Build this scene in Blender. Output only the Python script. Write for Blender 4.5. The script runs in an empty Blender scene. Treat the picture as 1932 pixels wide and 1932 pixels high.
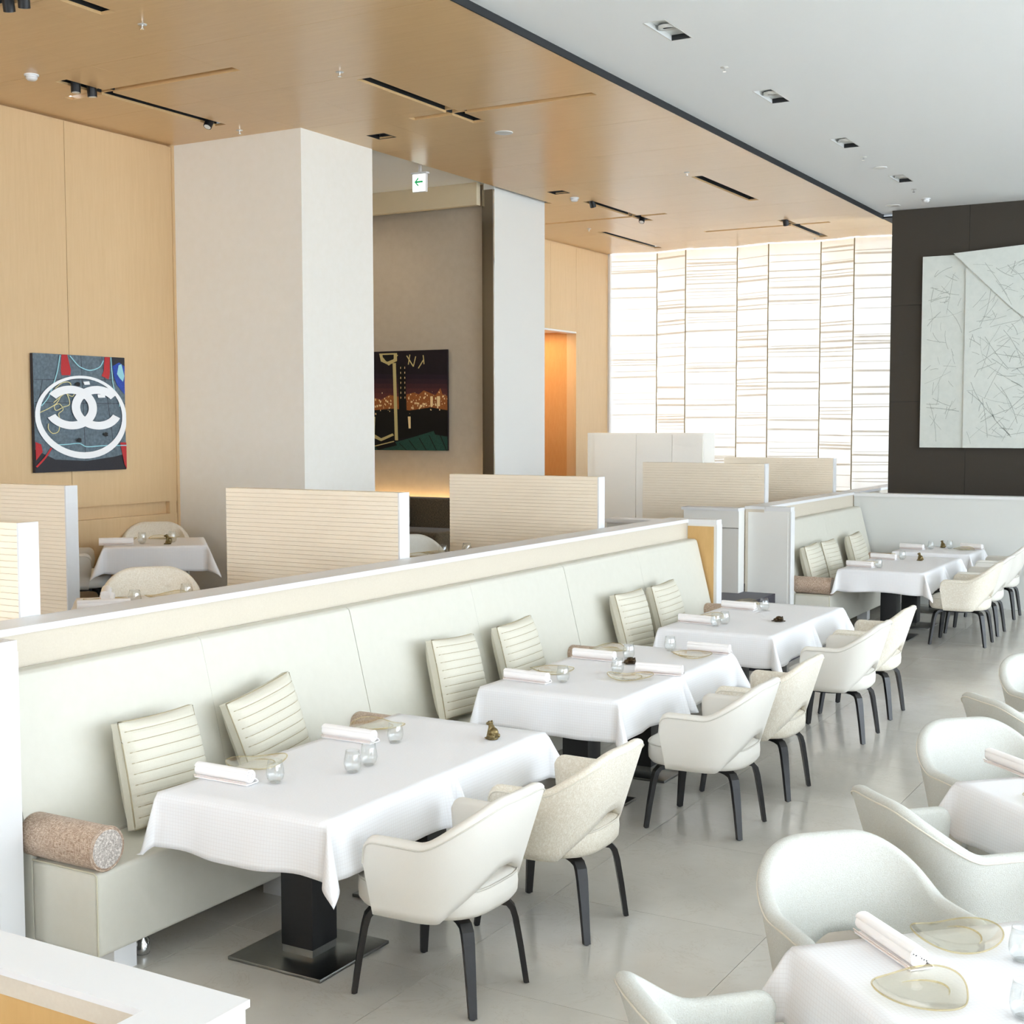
import bpy, bmesh, math, random
from mathutils import Vector, Matrix
random.seed(7)
PI = math.pi
scene = bpy.context.scene
COL = scene.collection

# ---------------------------------------------------------------- camera
def make_camera():
    yaw, pitch, roll = math.radians(30.007), math.radians(3.767), math.radians(-0.102)
    F = Vector((-math.sin(yaw)*math.cos(pitch), math.cos(yaw)*math.cos(pitch), -math.sin(pitch)))
    r = Vector((math.cos(yaw), math.sin(yaw), 0)); u = r.cross(F)
    c, s = math.cos(roll), math.sin(roll)
    r, u = c*r + s*u, -s*r + c*u
    cam = bpy.data.objects.new('camera', bpy.data.cameras.new('camera'))
    m = Matrix((r, u, -F)).transposed().to_4x4(); m.translation = (0, 0, 2.2)
    cam.matrix_world = m
    cam.data.sensor_width = 36; cam.data.lens = 2520.2*36/1932
    cam.data.clip_start = 0.05; cam.data.clip_end = 200
    COL.objects.link(cam); scene.camera = cam
make_camera()

# ---------------------------------------------------------------- world, light, exposure
world = bpy.data.worlds.new('world'); scene.world = world; world.use_nodes = True
bg = world.node_tree.nodes['Background']
bg.inputs['Color'].default_value = (0.81, 0.905, 1.0, 1); bg.inputs['Strength'].default_value = 1.0
scene.view_settings.view_transform = 'Standard'; scene.view_settings.look = 'None'
scene.view_settings.exposure = 2.96; scene.view_settings.gamma = 1.0
scene.view_settings.use_curve_mapping = False
scene.cycles.use_denoising = True
scene.cycles.max_bounces = 8; scene.cycles.diffuse_bounces = 5; scene.cycles.glossy_bounces = 3; scene.cycles.transparent_max_bounces = 16
scene.cycles.use_adaptive_sampling = True; scene.cycles.adaptive_threshold = .07; scene.cycles.adaptive_min_samples = 12
scene.cycles.transmission_bounces = 4; scene.cycles.sample_clamp_indirect = 6
scene.cycles.caustics_reflective = False; scene.cycles.caustics_refractive = False

def portal(name, loc, rot, sx, sy):
    l = bpy.data.lights.new(name, 'AREA'); l.shape = 'RECTANGLE'; l.size = sx; l.size_y = sy
    l.cycles.is_portal = True
    o = bpy.data.objects.new(name, l); o.location = loc; o.rotation_euler = rot; COL.objects.link(o)
portal('daylight_portal', (8.55, 6.2, 2.5), (0, PI/2, 0), 4.7, 23.0)
portal('daylight_portal', (-1.0, -5.05, 3.2), (PI/2, 0, 0), 6.0, 2.9)
portal('daylight_portal', (-8.3, -1.55, 2.65), (PI/2, 0, 0), 6.2, 4.3)

# ---------------------------------------------------------------- materials
def lin(c):
    return tuple(((v/255)/12.92 if v/255 <= .04045 else ((v/255+.055)/1.055)**2.4) for v in c) + (1,)
def new_mat(name):
    m = bpy.data.materials.new(name); m.use_nodes = True
    nt = m.node_tree; b = nt.nodes['Principled BSDF']
    return m, nt, b
def add(nt, kind, **kw):
    n = nt.nodes.new(kind)
    for k, v in kw.items():
        if k in n.inputs: n.inputs[k].default_value = v
        else: setattr(n, k, v)
    return n
def mat(name, col, rough=.6, metal=0, spec=.5, var=None, scale=(8,8,8), amount=.5, detail=4, bump=0, bscale=None, noise=6):
    m, nt, b = new_mat(name)
    b.inputs['Base Color'].default_value = lin(col); b.inputs['Roughness'].default_value = rough
    b.inputs['Metallic'].default_value = metal; b.inputs['Specular IOR Level'].default_value = spec
    if var or bump:
        tc = add(nt, 'ShaderNodeTexCoord'); mp = add(nt, 'ShaderNodeMapping'); mp.inputs['Scale'].default_value = scale
        nt.links.new(tc.outputs['Object'], mp.inputs['Vector'])
        tx = add(nt, 'ShaderNodeTexNoise', Scale=noise, Detail=detail, Roughness=.6)
        nt.links.new(mp.outputs[0], tx.inputs['Vector'])
        if var:
            rp = add(nt, 'ShaderNodeValToRGB')
            rp.color_ramp.elements[0].position = .5-amount*.5; rp.color_ramp.elements[1].position = .5+amount*.5
            rp.color_ramp.elements[0].color = lin(var); rp.color_ramp.elements[1].color = lin(col)
            nt.links.new(tx.outputs['Fac'], rp.inputs['Fac']); nt.links.new(rp.outputs['Color'], b.inputs['Base Color'])
        if bump:
            bp = add(nt, 'ShaderNodeBump', Strength=bump, Distance=.002)
            src = tx
            if bscale:
                src = add(nt, 'ShaderNodeTexNoise', Scale=bscale, Detail=3); nt.links.new(tc.outputs['Object'], src.inputs['Vector'])
            nt.links.new(src.outputs['Fac'], bp.inputs['Height']); nt.links.new(bp.outputs['Normal'], b.inputs['Normal'])
    return m

def weave_mat(name, c1, c2, freq, rough=.9, bump=.4, k=.25):
    m, nt, b = new_mat(name); b.inputs['Roughness'].default_value = rough; b.inputs['Specular IOR Level'].default_value = .2
    b.inputs['Sheen Weight'].default_value = .15
    tc = add(nt, 'ShaderNodeTexCoord'); mx = None; outs = []
    for sc_ in ((freq, freq*k, freq*k), (freq*k, freq, freq), (freq*.7, freq*.7, freq*.2)):
        mp = add(nt, 'ShaderNodeMapping'); mp.inputs['Scale'].default_value = sc_
        nt.links.new(tc.outputs['Object'], mp.inputs['Vector'])
        tx = add(nt, 'ShaderNodeTexNoise', Scale=1.0, Detail=2); nt.links.new(mp.outputs[0], tx.inputs['Vector']); outs.append(tx.outputs['Fac'])
    s1 = add(nt, 'ShaderNodeMath', operation='MAXIMUM'); nt.links.new(outs[0], s1.inputs[0]); nt.links.new(outs[1], s1.inputs[1])
    rp = add(nt, 'ShaderNodeValToRGB'); rp.color_ramp.elements[0].position = .42; rp.color_ramp.elements[1].position = .68
    rp.color_ramp.elements[0].color = lin(c2); rp.color_ramp.elements[1].color = lin(c1)
    nt.links.new(s1.outputs[0], rp.inputs['Fac']); nt.links.new(rp.outputs['Color'], b.inputs['Base Color'])
    bp = add(nt, 'ShaderNodeBump', Strength=bump, Distance=.003); nt.links.new(s1.outputs[0], bp.inputs['Height']); nt.links.new(bp.outputs['Normal'], b.inputs['Normal'])
    return m

def cloth_mat(name, c1, c2):
    m, nt, b = new_mat(name); b.inputs['Roughness'].default_value = .85; b.inputs['Specular IOR Level'].default_value = .25
    tc = add(nt, 'ShaderNodeTexCoord')
    br = add(nt, 'ShaderNodeTexBrick'); br.offset = 0.0
    br.inputs['Color1'].default_value = lin(c1); br.inputs['Color2'].default_value = lin(c1); br.inputs['Mortar'].default_value = lin(c2)
    br.inputs['Scale'].default_value = 1; br.inputs['Mortar Size'].default_value = .0011
    br.inputs['Brick Width'].default_value = .014; br.inputs['Row Height'].default_value = .014; br.inputs['Mortar Smooth'].default_value = .5
    nt.links.new(tc.outputs['UV'], br.inputs['Vector']); nt.links.new(br.outputs['Color'], b.inputs['Base Color'])
    bp = add(nt, 'ShaderNodeBump', Strength=.12, Distance=.001); bp.invert = True
    nt.links.new(br.outputs['Fac'], bp.inputs['Height']); nt.links.new(bp.outputs['Normal'], b.inputs['Normal'])
    return m

def clear_mat(name, tint, gloss=.12, body=0.0, bcol=(255,255,255)):
    m = bpy.data.materials.new(name); m.use_nodes = True; nt = m.node_tree; nt.nodes.clear()
    out = add(nt, 'ShaderNodeOutputMaterial'); tr = add(nt, 'ShaderNodeBsdfTransparent'); tr.inputs[0].default_value = lin(tint)
    gl = add(nt, 'ShaderNodeBsdfGlossy'); gl.inputs['Roughness'].default_value = .03
    lw = add(nt, 'ShaderNodeLayerWeight', Blend=.5)
    fr = add(nt, 'ShaderNodeMath', operation='POWER'); fr.inputs[1].default_value = 4.0; nt.links.new(lw.outputs['Facing'], fr.inputs[0])
    ad = add(nt, 'ShaderNodeMath', operation='MULTIPLY_ADD'); ad.inputs[1].default_value = .55; ad.inputs[2].default_value = gloss*.3; nt.links.new(fr.outputs[0], ad.inputs[0])
    mx = add(nt, 'ShaderNodeMixShader'); nt.links.new(ad.outputs[0], mx.inputs[0]); nt.links.new(tr.outputs[0], mx.inputs[1]); nt.links.new(gl.outputs[0], mx.inputs[2])
    last = mx
    if body:
        df = add(nt, 'ShaderNodeBsdfDiffuse'); df.inputs[0].default_value = lin(bcol)
        m2 = add(nt, 'ShaderNodeMixShader'); m2.inputs[0].default_value = body
        nt.links.new(mx.outputs[0], m2.inputs[1]); nt.links.new(df.outputs[0], m2.inputs[2]); last = m2
    nt.links.new(last.outputs[0], out.inputs[0]); return m

def sheer_mat(name, col, trans, through):
    m = bpy.data.materials.new(name); m.use_nodes = True; nt = m.node_tree; nt.nodes.clear()
    out = add(nt, 'ShaderNodeOutputMaterial')
    df = add(nt, 'ShaderNodeBsdfDiffuse'); df.inputs[0].default_value = lin(col)
    tl = add(nt, 'ShaderNodeBsdfTranslucent'); tl.inputs[0].default_value = lin(col)
    tr = add(nt, 'ShaderNodeBsdfTransparent')
    a = add(nt, 'ShaderNodeMixShader'); a.inputs[0].default_value = trans; nt.links.new(df.outputs[0], a.inputs[1]); nt.links.new(tl.outputs[0], a.inputs[2])
    b = add(nt, 'ShaderNodeMixShader'); b.inputs[0].default_value = through; nt.links.new(a.outputs[0], b.inputs[1]); nt.links.new(tr.outputs[0], b.inputs[2])
    nt.links.new(b.outputs[0], out.inputs[0]); return m

def emit_mat(name, col, strength):
    m, nt, b = new_mat(name); b.inputs['Base Color'].default_value = lin(col)
    b.inputs['Emission Color'].default_value = lin(col); b.inputs['Emission Strength'].default_value = strength; return m

def floor_mat():
    m, nt, b = new_mat('polished stone'); tc = add(nt, 'ShaderNodeTexCoord')
    n1 = add(nt, 'ShaderNodeTexNoise', Scale=1.3, Detail=8, Roughness=.65); nt.links.new(tc.outputs['Object'], n1.inputs['Vector'])
    rp = add(nt, 'ShaderNodeValToRGB'); e = rp.color_ramp.elements
    e[0].position = .3; e[0].color = lin((198,193,183)); e[1].position = .7; e[1].color = lin((214,210,201))
    nt.links.new(n1.outputs['Fac'], rp.inputs['Fac'])
    n2 = add(nt, 'ShaderNodeTexNoise', Scale=2.2, Detail=5, Roughness=.7, Distortion=1.2); nt.links.new(tc.outputs['Object'], n2.inputs['Vector'])
    r2 = add(nt, 'ShaderNodeValToRGB'); q = r2.color_ramp.elements
    q[0].position = .492; q[0].color = (1,1,1,1); q[1].position = .508; q[1].color = (1,1,1,1)
    v = r2.color_ramp.elements.new(.5); v.color = (.84,.8,.74,1)
    nt.links.new(n2.outputs['Fac'], r2.inputs['Fac'])
    mx = add(nt, 'ShaderNodeMixRGB', blend_type='MULTIPLY'); mx.inputs[0].default_value = .45
    nt.links.new(rp.outputs['Color'], mx.inputs[1]); nt.links.new(r2.outputs['Color'], mx.inputs[2]); nt.links.new(mx.outputs[0], b.inputs['Base Color'])
    b.inputs['Roughness'].default_value = .16; b.inputs['Specular IOR Level'].default_value = .6
    return m

M = dict(
  floor=floor_mat(),
  grout=mat('stone joint', (120,115,105), .8),
  carpet=weave_mat('dark woven carpet', (70,66,74), (36,34,42), 160),
  wood=mat('pale sycamore veneer', (222,188,140), .28, spec=.5, var=(210,173,122), scale=(1,14,14), amount=.7, noise=3, detail=6),
  woodwall=mat('pale sycamore wall veneer', (218,189,148), .42, spec=.4, var=(209,178,135), scale=(12,12,1), amount=.7, noise=3, detail=6),
  woodpanel=mat('warm tan veneer', (214,176,118), .5, spec=.3, var=(202,162,104), scale=(10,10,2), amount=.7, noise=4),
  slat=mat('ribbed pale wood', (251,240,221), .55, spec=.3, var=(247,234,212), scale=(2,10,30), amount=.7, noise=3),
  beige=mat('beige fabric panel', (212,203,187), .8, spec=.2, var=(206,196,179), scale=(20,20,20), amount=.6, bump=.1),
  plaster=mat('off-white plaster', (234,231,224), .8, spec=.2, var=(229,225,215), scale=(2,2,2), amount=.8),
  white=mat('white lacquer', (226,226,226), .4, spec=.4),
  lowwall=mat('pale grey low wall paint', (215,216,212), .7, spec=.3),
  whitewall=mat('white painted wall', (232,231,226), .7, spec=.3),
  ceilwhite=mat('white ceiling paint', (238,240,240), .85, spec=.2),
  dark=mat('dark charcoal wall fabric', (76,71,64), .85, spec=.2, var=(62,57,51), scale=(60,60,60), amount=.8, bump=.2),
  black=mat('black shadow gap', (30,32,34), .7),
  blackm=mat('black metal', (20,20,22), .45, spec=.5),
  leg=mat('black stained wood', (22,21,22), .35, spec=.5, var=(30,28,28), scale=(30,30,4), amount=.7),
  steel=mat('brushed steel', (150,150,146), .28, metal=1, var=(128,128,124), scale=(2,60,2), amount=.8),
  mirror=mat('polished steel', (150,142,130), .08, metal=1),
  chrome=mat('chrome', (225,225,225), .1, metal=1),
  leather=mat('pale cream leather', (213,210,198), .5, spec=.35, var=(208,205,192), scale=(3,3,3), amount=.8, bump=.12, bscale=350),
  leatherside=mat('cream leather welt', (206,200,176), .5, spec=.3),
  cushion=mat('ivory satin fabric', (217,213,198), .6, spec=.35, var=(210,205,188), scale=(30,30,30), amount=.7, bump=.15),
  seam=mat('taupe stitched seam', (170,158,130), .8),
  tweed=weave_mat('brown tweed', (220,200,180), (142,112,90), 520, bump=.6, k=.12),
  tweedend=weave_mat('pale tweed', (226,218,210), (146,136,128), 360, bump=.6),
  ivory=mat('ivory wool', (229,226,219), .9, spec=.2, var=(222,218,209), scale=(90,90,90), amount=.7, bump=.25),
  oatmeal=weave_mat('oatmeal tweed', (236,231,219), (217,208,190), 300, bump=.5),
  boucle=mat('white boucle', (215,217,213), .95, spec=.15, var=(194,192,182), scale=(42,42,42), amount=.6, bump=1.0),
  ivoryw=mat('ivory piping', (204,200,190), .9),
  welt=mat('cream piping', (220,214,200), .8),
  linen=cloth_mat('white linen', (240,240,242), (233,231,232)),
  napkin=mat('white napkin', (248,245,244), .85, spec=.2, bump=.1, bscale=500),
  pink=mat('pale pink hem', (244,228,222), .85),
  glass=clear_mat('clear glass', (253,254,254), .25),
  plate=clear_mat('amber tinted glass', (253,252,247), .2, .02, (245,238,220)),
  platerim=clear_mat('gold glass rim', (249,242,220), .3, .06, (232,214,168)),
  bronze=mat('patinated bronze', (150,128,84), .35, metal=.85, var=(88,84,62), scale=(60,60,60), amount=.8),
  bronzed=mat('dark bronze', (96,78,56), .35, metal=.85, var=(52,46,38), scale=(80,80,80), amount=.8),
  grey=mat('grey concrete plaster', (196,184,166), .85, spec=.2, var=(184,171,152), scale=(2,2,2), amount=.8),
  cove=mat('painted cove-light cream', (222,206,174), .7),  # warm glow of cove lighting put into this colour
  orange=mat('orange brown timber', (212,164,108), .6, var=(202,150,92), scale=(8,8,1.5), amount=.8, spec=.3),
  sofa=weave_mat('dark brown weave', (104,90,70), (66,56,42), 200),
  alu=mat('pale anodised aluminium', (214,214,210), .4, metal=.4),
  sheer=sheer_mat('white sheer fabric', (250,246,238), .115, .015),
  sheerfold=sheer_mat('folded sheer fabric', (238,231,220), .34, .10),
  pane=clear_mat('window pane', (250,252,252), .1),
  led=emit_mat('warm light strip', (255,214,150), 4.0),
  lampoff=mat('lamp reflector', (226,228,226), .3),
  screenwhite=mat('cream cabinet lacquer', (252,249,242), .5, spec=.3),
)

# ---------------------------------------------------------------- mesh helpers
class MB:
    def __init__(s): s.v = []; s.f = []; s.sm = []; s.uv = None
    def add(s, vs, fs, smooth=False):
        o = len(s.v); s.v += [tuple(p) for p in vs]
        for f in fs: s.f.append(tuple(i+o for i in f)); s.sm.append(smooth)
        return s
    def box(s, x0, x1, y0, y1, z0, z1):
        vs = [(x,y,z) for z in (z0,z1) for y in (y0,y1) for x in (x0,x1)]
        return s.add(vs, [(0,2,3,1),(4,5,7,6),(0,1,5,4),(1,3,7,5),(3,2,6,7),(2,0,4,6)])
    def bbox(s, x0, x1, y0, y1, z0, z1, b=.01):
        bm = bmesh.new(); bmesh.ops.create_cube(bm, size=1)
        for v in bm.verts: v.co = Vector(((x0+x1)/2+v.co.x*(x1-x0), (y0+y1)/2+v.co.y*(y1-y0), (z0+z1)/2+v.co.z*(z1-z0)))
        bmesh.ops.bevel(bm, geom=bm.edges[:]+bm.verts[:], offset=b, segments=3, affect='EDGES', profile=.5)
        bm.verts.index_update()
        s.add([v.co for v in bm.verts], [[v.index for v in f.verts] for f in bm.faces], True); bm.free(); return s
    def grid(s, P, nu, nv, closeu=False, closev=False, smooth=True, flip=False):
        vs = [P(i, j) for j in range(nv) for i in range(nu)]; fs = []
        for j in range(nv if closev else nv-1):
            for i in range(nu if closeu else nu-1):
                a, b = j*nu+i, j*nu+(i+1) % nu; c, d = ((j+1) % nv)*nu+(i+1) % nu, ((j+1) % nv)*nu+i
                fs.append((a,d,c,b) if flip else (a,b,c,d))
        return s.add(vs, fs, smooth)
    def lathe(s, prof, n=24, c=(0,0,0)):
        def P(i, j):
            a = 2*PI*i/n; r, z = prof[j]; return (c[0]+r*math.cos(a), c[1]+r*math.sin(a), c[2]+z)
        s.grid(P, n, len(prof), closeu=True)
        return s
    def cyl(s, c, r, z0, z1, n=20, r1=None):
        r1 = r if r1 is None else r1
        s.lathe([(r,z0),(r1,z1)], n, c); o = len(s.v)
        s.add([(c[0]+r*math.cos(2*PI*i/n), c[1]+r*math.sin(2*PI*i/n), c[2]+z0) for i in range(n)], [tuple(range(n-1,-1,-1))])
        s.add([(c[0]+r1*math.cos(2*PI*i/n), c[1]+r1*math.sin(2*PI*i/n), c[2]+z1) for i in range(n)], [tuple(range(n))])
        return s
    def tube(s, pts, r, n=8, closed=False, prof=None, up=Vector((0,0,1)), cap=True):
        pts = [Vector(p) for p in pts]; N = len(pts); rings = []
        for k, p in enumerate(pts):
            a = pts[(k-1) % N] if closed or k else pts[k]; b = pts[(k+1) % N] if closed or k < N-1 else pts[k]
            t = (b-a).normalized(); x = t.cross(up)
            if x.length < 1e-4: x = t.cross(Vector((1,0,0)))
            x.normalize(); y = x.cross(t).normalized()
            q = prof[k] if prof else None
            if q:
                w, h = q; ring = [p+x*sx*w+y*sy*h for sx, sy in ((-1,-1),(1,-1),(1,1),(-1,1))]
            else:
                rr = r[k] if isinstance(r, (list, tuple)) else r
                ring = [p+x*rr*math.cos(2*PI*i/n)+y*rr*math.sin(2*PI*i/n) for i in range(n)]
            rings.append(ring)
        m = len(rings[0])
        s.grid(lambda i, j: rings[j][i], m, N, closeu=True, closev=closed, smooth=not prof, flip=True)
        if cap and not closed:
            s.add(rings[0], [tuple(range(m))]); s.add(rings[-1], [tuple(range(m-1,-1,-1))])
        return s
    def ell(s, c, r, n=14, m=10, rot=None):
        R = rot or Matrix.Identity(3)
        def P(i, j):
            a = 2*PI*i/n; b = -PI/2+PI*j/(m-1)
            return Vector(c)+R @ Vector((r[0]*math.cos(b)*math.cos(a), r[1]*math.cos(b)*math.sin(a), r[2]*math.sin(b)))
        return s.grid(P, n, m, closeu=True)
    def prism(s, poly, a0, a1, axis='z', smooth=False):
        def pt(p, h): return (p[0],p[1],h) if axis == 'z' else ((h,p[0],p[1]) if axis == 'x' else (p[0],h,p[1]))
        n = len(poly)
        s.add([pt(p, a0) for p in poly], [tuple(range(n))]); s.add([pt(p, a1) for p in poly], [tuple(range(n-1,-1,-1))])
        vs = [pt(p, a0) for p in poly]+[pt(p, a1) for p in poly]
        return s.add(vs, [(i,n+i,n+(i+1) % n,(i+1) % n) for i in range(n)], smooth)
    def flat(s, poly, h, axis):
        return s.add([(h,p[0],p[1]) if axis == 'x' else (p[0],h,p[1]) for p in poly], [tuple(range(len(poly)))])
    def plate(s, x0, x1, y0, y1, z0, z1, holes):
        xs = sorted({x0, x1, *[min(max(h[i], x0), x1) for h in holes for i in (0,1)]})
        ys = sorted({y0, y1, *[min(max(h[i], y0), y1) for h in holes for i in (2,3)]})
        def solid(i, j):
            if i < 0 or j < 0 or i >= len(xs)-1 or j >= len(ys)-1: return False
            cx, cy = (xs[i]+xs[i+1])/2, (ys[j]+ys[j+1])/2
            return not any(h[0] < cx < h[1] and h[2] < cy < h[3] for h in holes)
        for i in range(len(xs)-1):
            for j in range(len(ys)-1):
                if not solid(i, j): continue
                a, b, c, d = xs[i], xs[i+1], ys[j], ys[j+1]
                s.add([(a,c,z0),(b,c,z0),(b,d,z0),(a,d,z0)], [(3,2,1,0)]); s.add([(a,c,z1),(b,c,z1),(b,d,z1),(a,d,z1)], [(0,1,2,3)])
                for (di, dj, p, q) in ((-1,0,(a,d),(a,c)), (1,0,(b,c),(b,d)), (0,-1,(a,c),(b,c)), (0,1,(b,d),(a,d))):
                    if not solid(i+di, j+dj): s.add([(*p,z0),(*q,z0),(*q,z1),(*p,z1)], [(0,1,2,3)])
        return s
    def mesh(s, name, m):
        me = bpy.data.meshes.new(name); me.from_pydata(s.v, [], s.f); me.update()
        me.polygons.foreach_set('use_smooth', s.sm)
        if s.uv:
            ul = me.uv_layers.new(name='UVMap')
            for lp in me.loops: ul.data[lp.index].uv = s.uv[lp.vertex_index]
        me.materials.append(M[m] if isinstance(m, str) else m); return me
    def build(s, name, m, parent=None, loc=(0,0,0), rz=0):
        o = bpy.data.objects.new(name, s.mesh(name, m)); COL.objects.link(o); o.location = loc; o.rotation_euler = (0,0,rz)
        if parent: o.parent = parent
        return o

def tag(o, label, cat, group=None, kind=None):
    o['label'] = label
    if cat: o['category'] = cat
    if group: o['group'] = group
    if kind: o['kind'] = kind
    return o
def struct(o, label=None):
    o['kind'] = 'structure'
    if label: o['label'] = label
    return o
def thing(name, label, cat, loc=(0,0,0), rz=0, group=None):
    o = bpy.data.objects.new(name, None); o.empty_display_size = .05; COL.objects.link(o)
    o.location = loc; o.rotation_euler = (0,0,rz); return tag(o, label, cat, group)
def share(name, me, parent=None, loc=(0,0,0), rot=(0,0,0)):
    o = bpy.data.objects.new(name, me); COL.objects.link(o); o.location = loc; o.rotation_euler = rot
    if parent: o.parent = parent
    return o
def dup(src, label, loc, rz, group=None):
    def cp(o, par):
        c = o.copy(); COL.objects.link(c); c.parent = par
        for ch in kids.get(o.name, []): cp(ch, c)
        return c
    kids = {}
    for o in [src]+list(src.children_recursive):
        if o.parent: kids.setdefault(o.parent.name, []).append(o)
    r = cp(src, None); r.location = loc; r.rotation_euler = (0,0,rz); r['label'] = label
    if group: r['group'] = group
    return r
def tube_along(pts, r, n=6, closed=False): return MB().tube(pts, r, n, closed)

# ================================================================ SETTING
ZU = .45                      # upper dining level
XF, XB = -4.62, -4.84         # front and back of the half-height partition
ZC, ZW = 4.891, 4.943         # timber ceiling, white ceiling
XWALL = -9.40
XR, YN, YWIN = 8.5, -5.0, 19.5

# ---- lower floor of large polished stone tiles
fl = struct(MB().box(-4.9, XR, YN, 17.7, -.12, -.012).build('floor', 'grout'), 'polished pale grey stone floor of the lower dining level')
T = 1.04; nx0 = -3.94-T; tile_me = {}
x = -3.94-T
while x < XR:
    y = YN
    while y < 17.7:
        xa, xb, ya, yb = max(x, -4.9), min(x+T, XR), y, min(y+T, 17.7)
        if xb-xa > .02 and yb-ya > .02:
            k = (round(xb-xa, 3), round(yb-ya, 3))
            if k not in tile_me: tile_me[k] = MB().box(.0012, k[0]-.0012, .0012, k[1]-.0012, -.012, 0).mesh('tile', 'floor')
            share('tile', tile_me[k], fl, (xa, ya, 0))
        y += T
    x += T
# ---- upper floor
fu = struct(MB().box(-11.6, XB, -5, YWIN+.3, 0, ZU-.01).build('floor_upper', 'grout'), 'raised floor of the upper dining level')
MB().box(-11.6, XB, -5, YWIN+.3, ZU-.01, ZU).build('carpet_covering', 'carpet', fu)
MB().box(XB, -4.5, 11.28, 13.22, 0, ZU).build('top_step', 'carpet', fu)
MB().box(-4.5, -4.2, 11.28, 13.22, 0, .30).build('middle_step', 'carpet', fu)
MB().box(-4.2, -3.9, 11.28, 13.22, 0, .15).build('bottom_step', 'carpet', fu)
MB().box(XB, XF+.01, 16.6, YWIN+.3, 0, ZU).build('rear_strip', 'carpet', fu)
MB().box(XF, -2.2, 17.0, YWIN+.3, 0, ZU-.02).build('rear_landing', 'carpet', fu)
struct(MB().box(-4.84, -1.48, -5, 1.42, 0, ZU).build('floor_landing', 'carpet'), 'raised landing in front of the viewer')

# ---- timber ceiling in panels with recessed light slots
SA, SB = .13, .10
cross_a = [(-6.76,4.62,6.43),(-8.39,7.47,9.29),(-6.31,8.62,10.36),(-7.40,14.66,16.45),(-5.64,13.8,15.63),(-8.41,17.09,19.06),(-5.85,17.28,19.14)]
cross_b = [(5.93,-7.27,-5.7),(7.90,-8.79,-6.97),(9.96,-6.77,-4.97),(16.02,-8.75,-6.96),(17.80,-7.15,-5.36)]
squares = [(-7.41,10.40),(-7.41,13.93)]
holes = [(x-SA/2,x+SA/2,a,b) for x,a,b in cross_a]+[(a,b,y-SB/2,y+SB/2) for y,a,b in cross_b]+[(x-.10,x+.10,y-.10,y+.10) for x,y in squares]
XE = -4.678
cw = struct(MB().box(XWALL-.1, XE, YN, YWIN+.3, ZC+.32, ZC+.40).build('ceiling_timber', 'black'), 'pale timber veneer ceiling with slots')
joints = [7.28+1.2525*n for n in range(-10, 10)]
ys = [YN]+[j for j in joints if YN+.3 < j < YWIN]+[YWIN+.3]
for k in range(len(ys)-1):
    for xa, xb in ((XWALL-.1, -7.85), (-7.85, -7.05), (-7.05, XE)):
        if xa < -7.9:       # shorter where column and alcove stand
            segs = [(ys[k], ys[k+1])]
            out = []
            for a, b in segs:
                if b <= 10.84 or a >= 14.58: out.append((a, b))
                else:
                    if a < 10.80: out.append((a, 10.84))
                    if b > 14.62: out.append((14.58, b))
            segs = out
        else: segs = [(ys[k], ys[k+1])]
        for a, b in segs:
            MB().plate(xa+.0008, xb-.0008 if xb < XE else xb, a+.0015, b-.0015, ZC, ZC+.02, holes).build('ceiling_panel', 'wood', cw)
for y, a, b in cross_b: MB().box(a-.02, b+.02, y-SB/2-.02, y+SB/2+.02, ZC+.09, ZC+.11).box(a-.02, b+.02, y-SB/2-.02, y-SB/2, ZC+.02, ZC+.09).box(a-.02, b+.02, y+SB/2, y+SB/2+.02, ZC+.02, ZC+.09).build('slot_back', 'wood' if y > 6 else 'black', cw)
for x, a, b in cross_a:
    MB().box(x-SA/2-.02, x+SA/2+.02, a-.02, b+.02, ZC+.24, ZC+.26).box(x-SA/2-.02, x-SA/2, a-.02, b+.02, ZC+.021, ZC+.24).box(x+SA/2, x+SA/2+.02, a-.02, b+.02, ZC+.021, ZC+.24).build('slot_trough', 'black', cw)
struct(MB().box(XE, XE+.012, YN, 17.9, ZC-.004, ZW+.06).build('trim_1', 'black'), 'dark shadow-gap fascia along the timber ceiling edge')
# alcove ceiling and cove
struct(MB().box(-11.6, -7.86, 10.84, 13.7, 4.97, 5.05).build('ceiling_alcove', 'ceilwhite'), 'grey alcove ceiling between the two columns')
struct(MB().box(-11.6, -8.12, 13.26, 13.34, 4.716, 4.97).build('trim_2', 'cove'), 'painted cove-light cream fascia above the alcove wall')

# ---- white ceiling
dl = [(-3.82, y) for y in (2.3, 4.46, 6.64, 8.81, 10.99, 13.15, 15.36)]
wh = [(x-.083, x+.083, y-.25, y+.25) for x, y in dl]
struct(MB().plate(XE+.012, XR, YN, 17.83, ZW, ZW+.10, wh).build('ceiling_white', 'ceilwhite'), 'smooth white ceiling over the lower level')
struct(MB().box(XE+.012, XR, YN, YWIN+.3, ZW+.22, ZW+.3).build('ceiling_slab', 'black'))
struct(MB().box(XE+.012, XR, 17.83, YWIN+.3, ZC-.002, ZC+.02).build('leak_blocker', 'black'), 'black sheet added behind the charcoal wall against light leaks')  # black sheet added to keep sky light from leaking past the ceiling end

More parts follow.
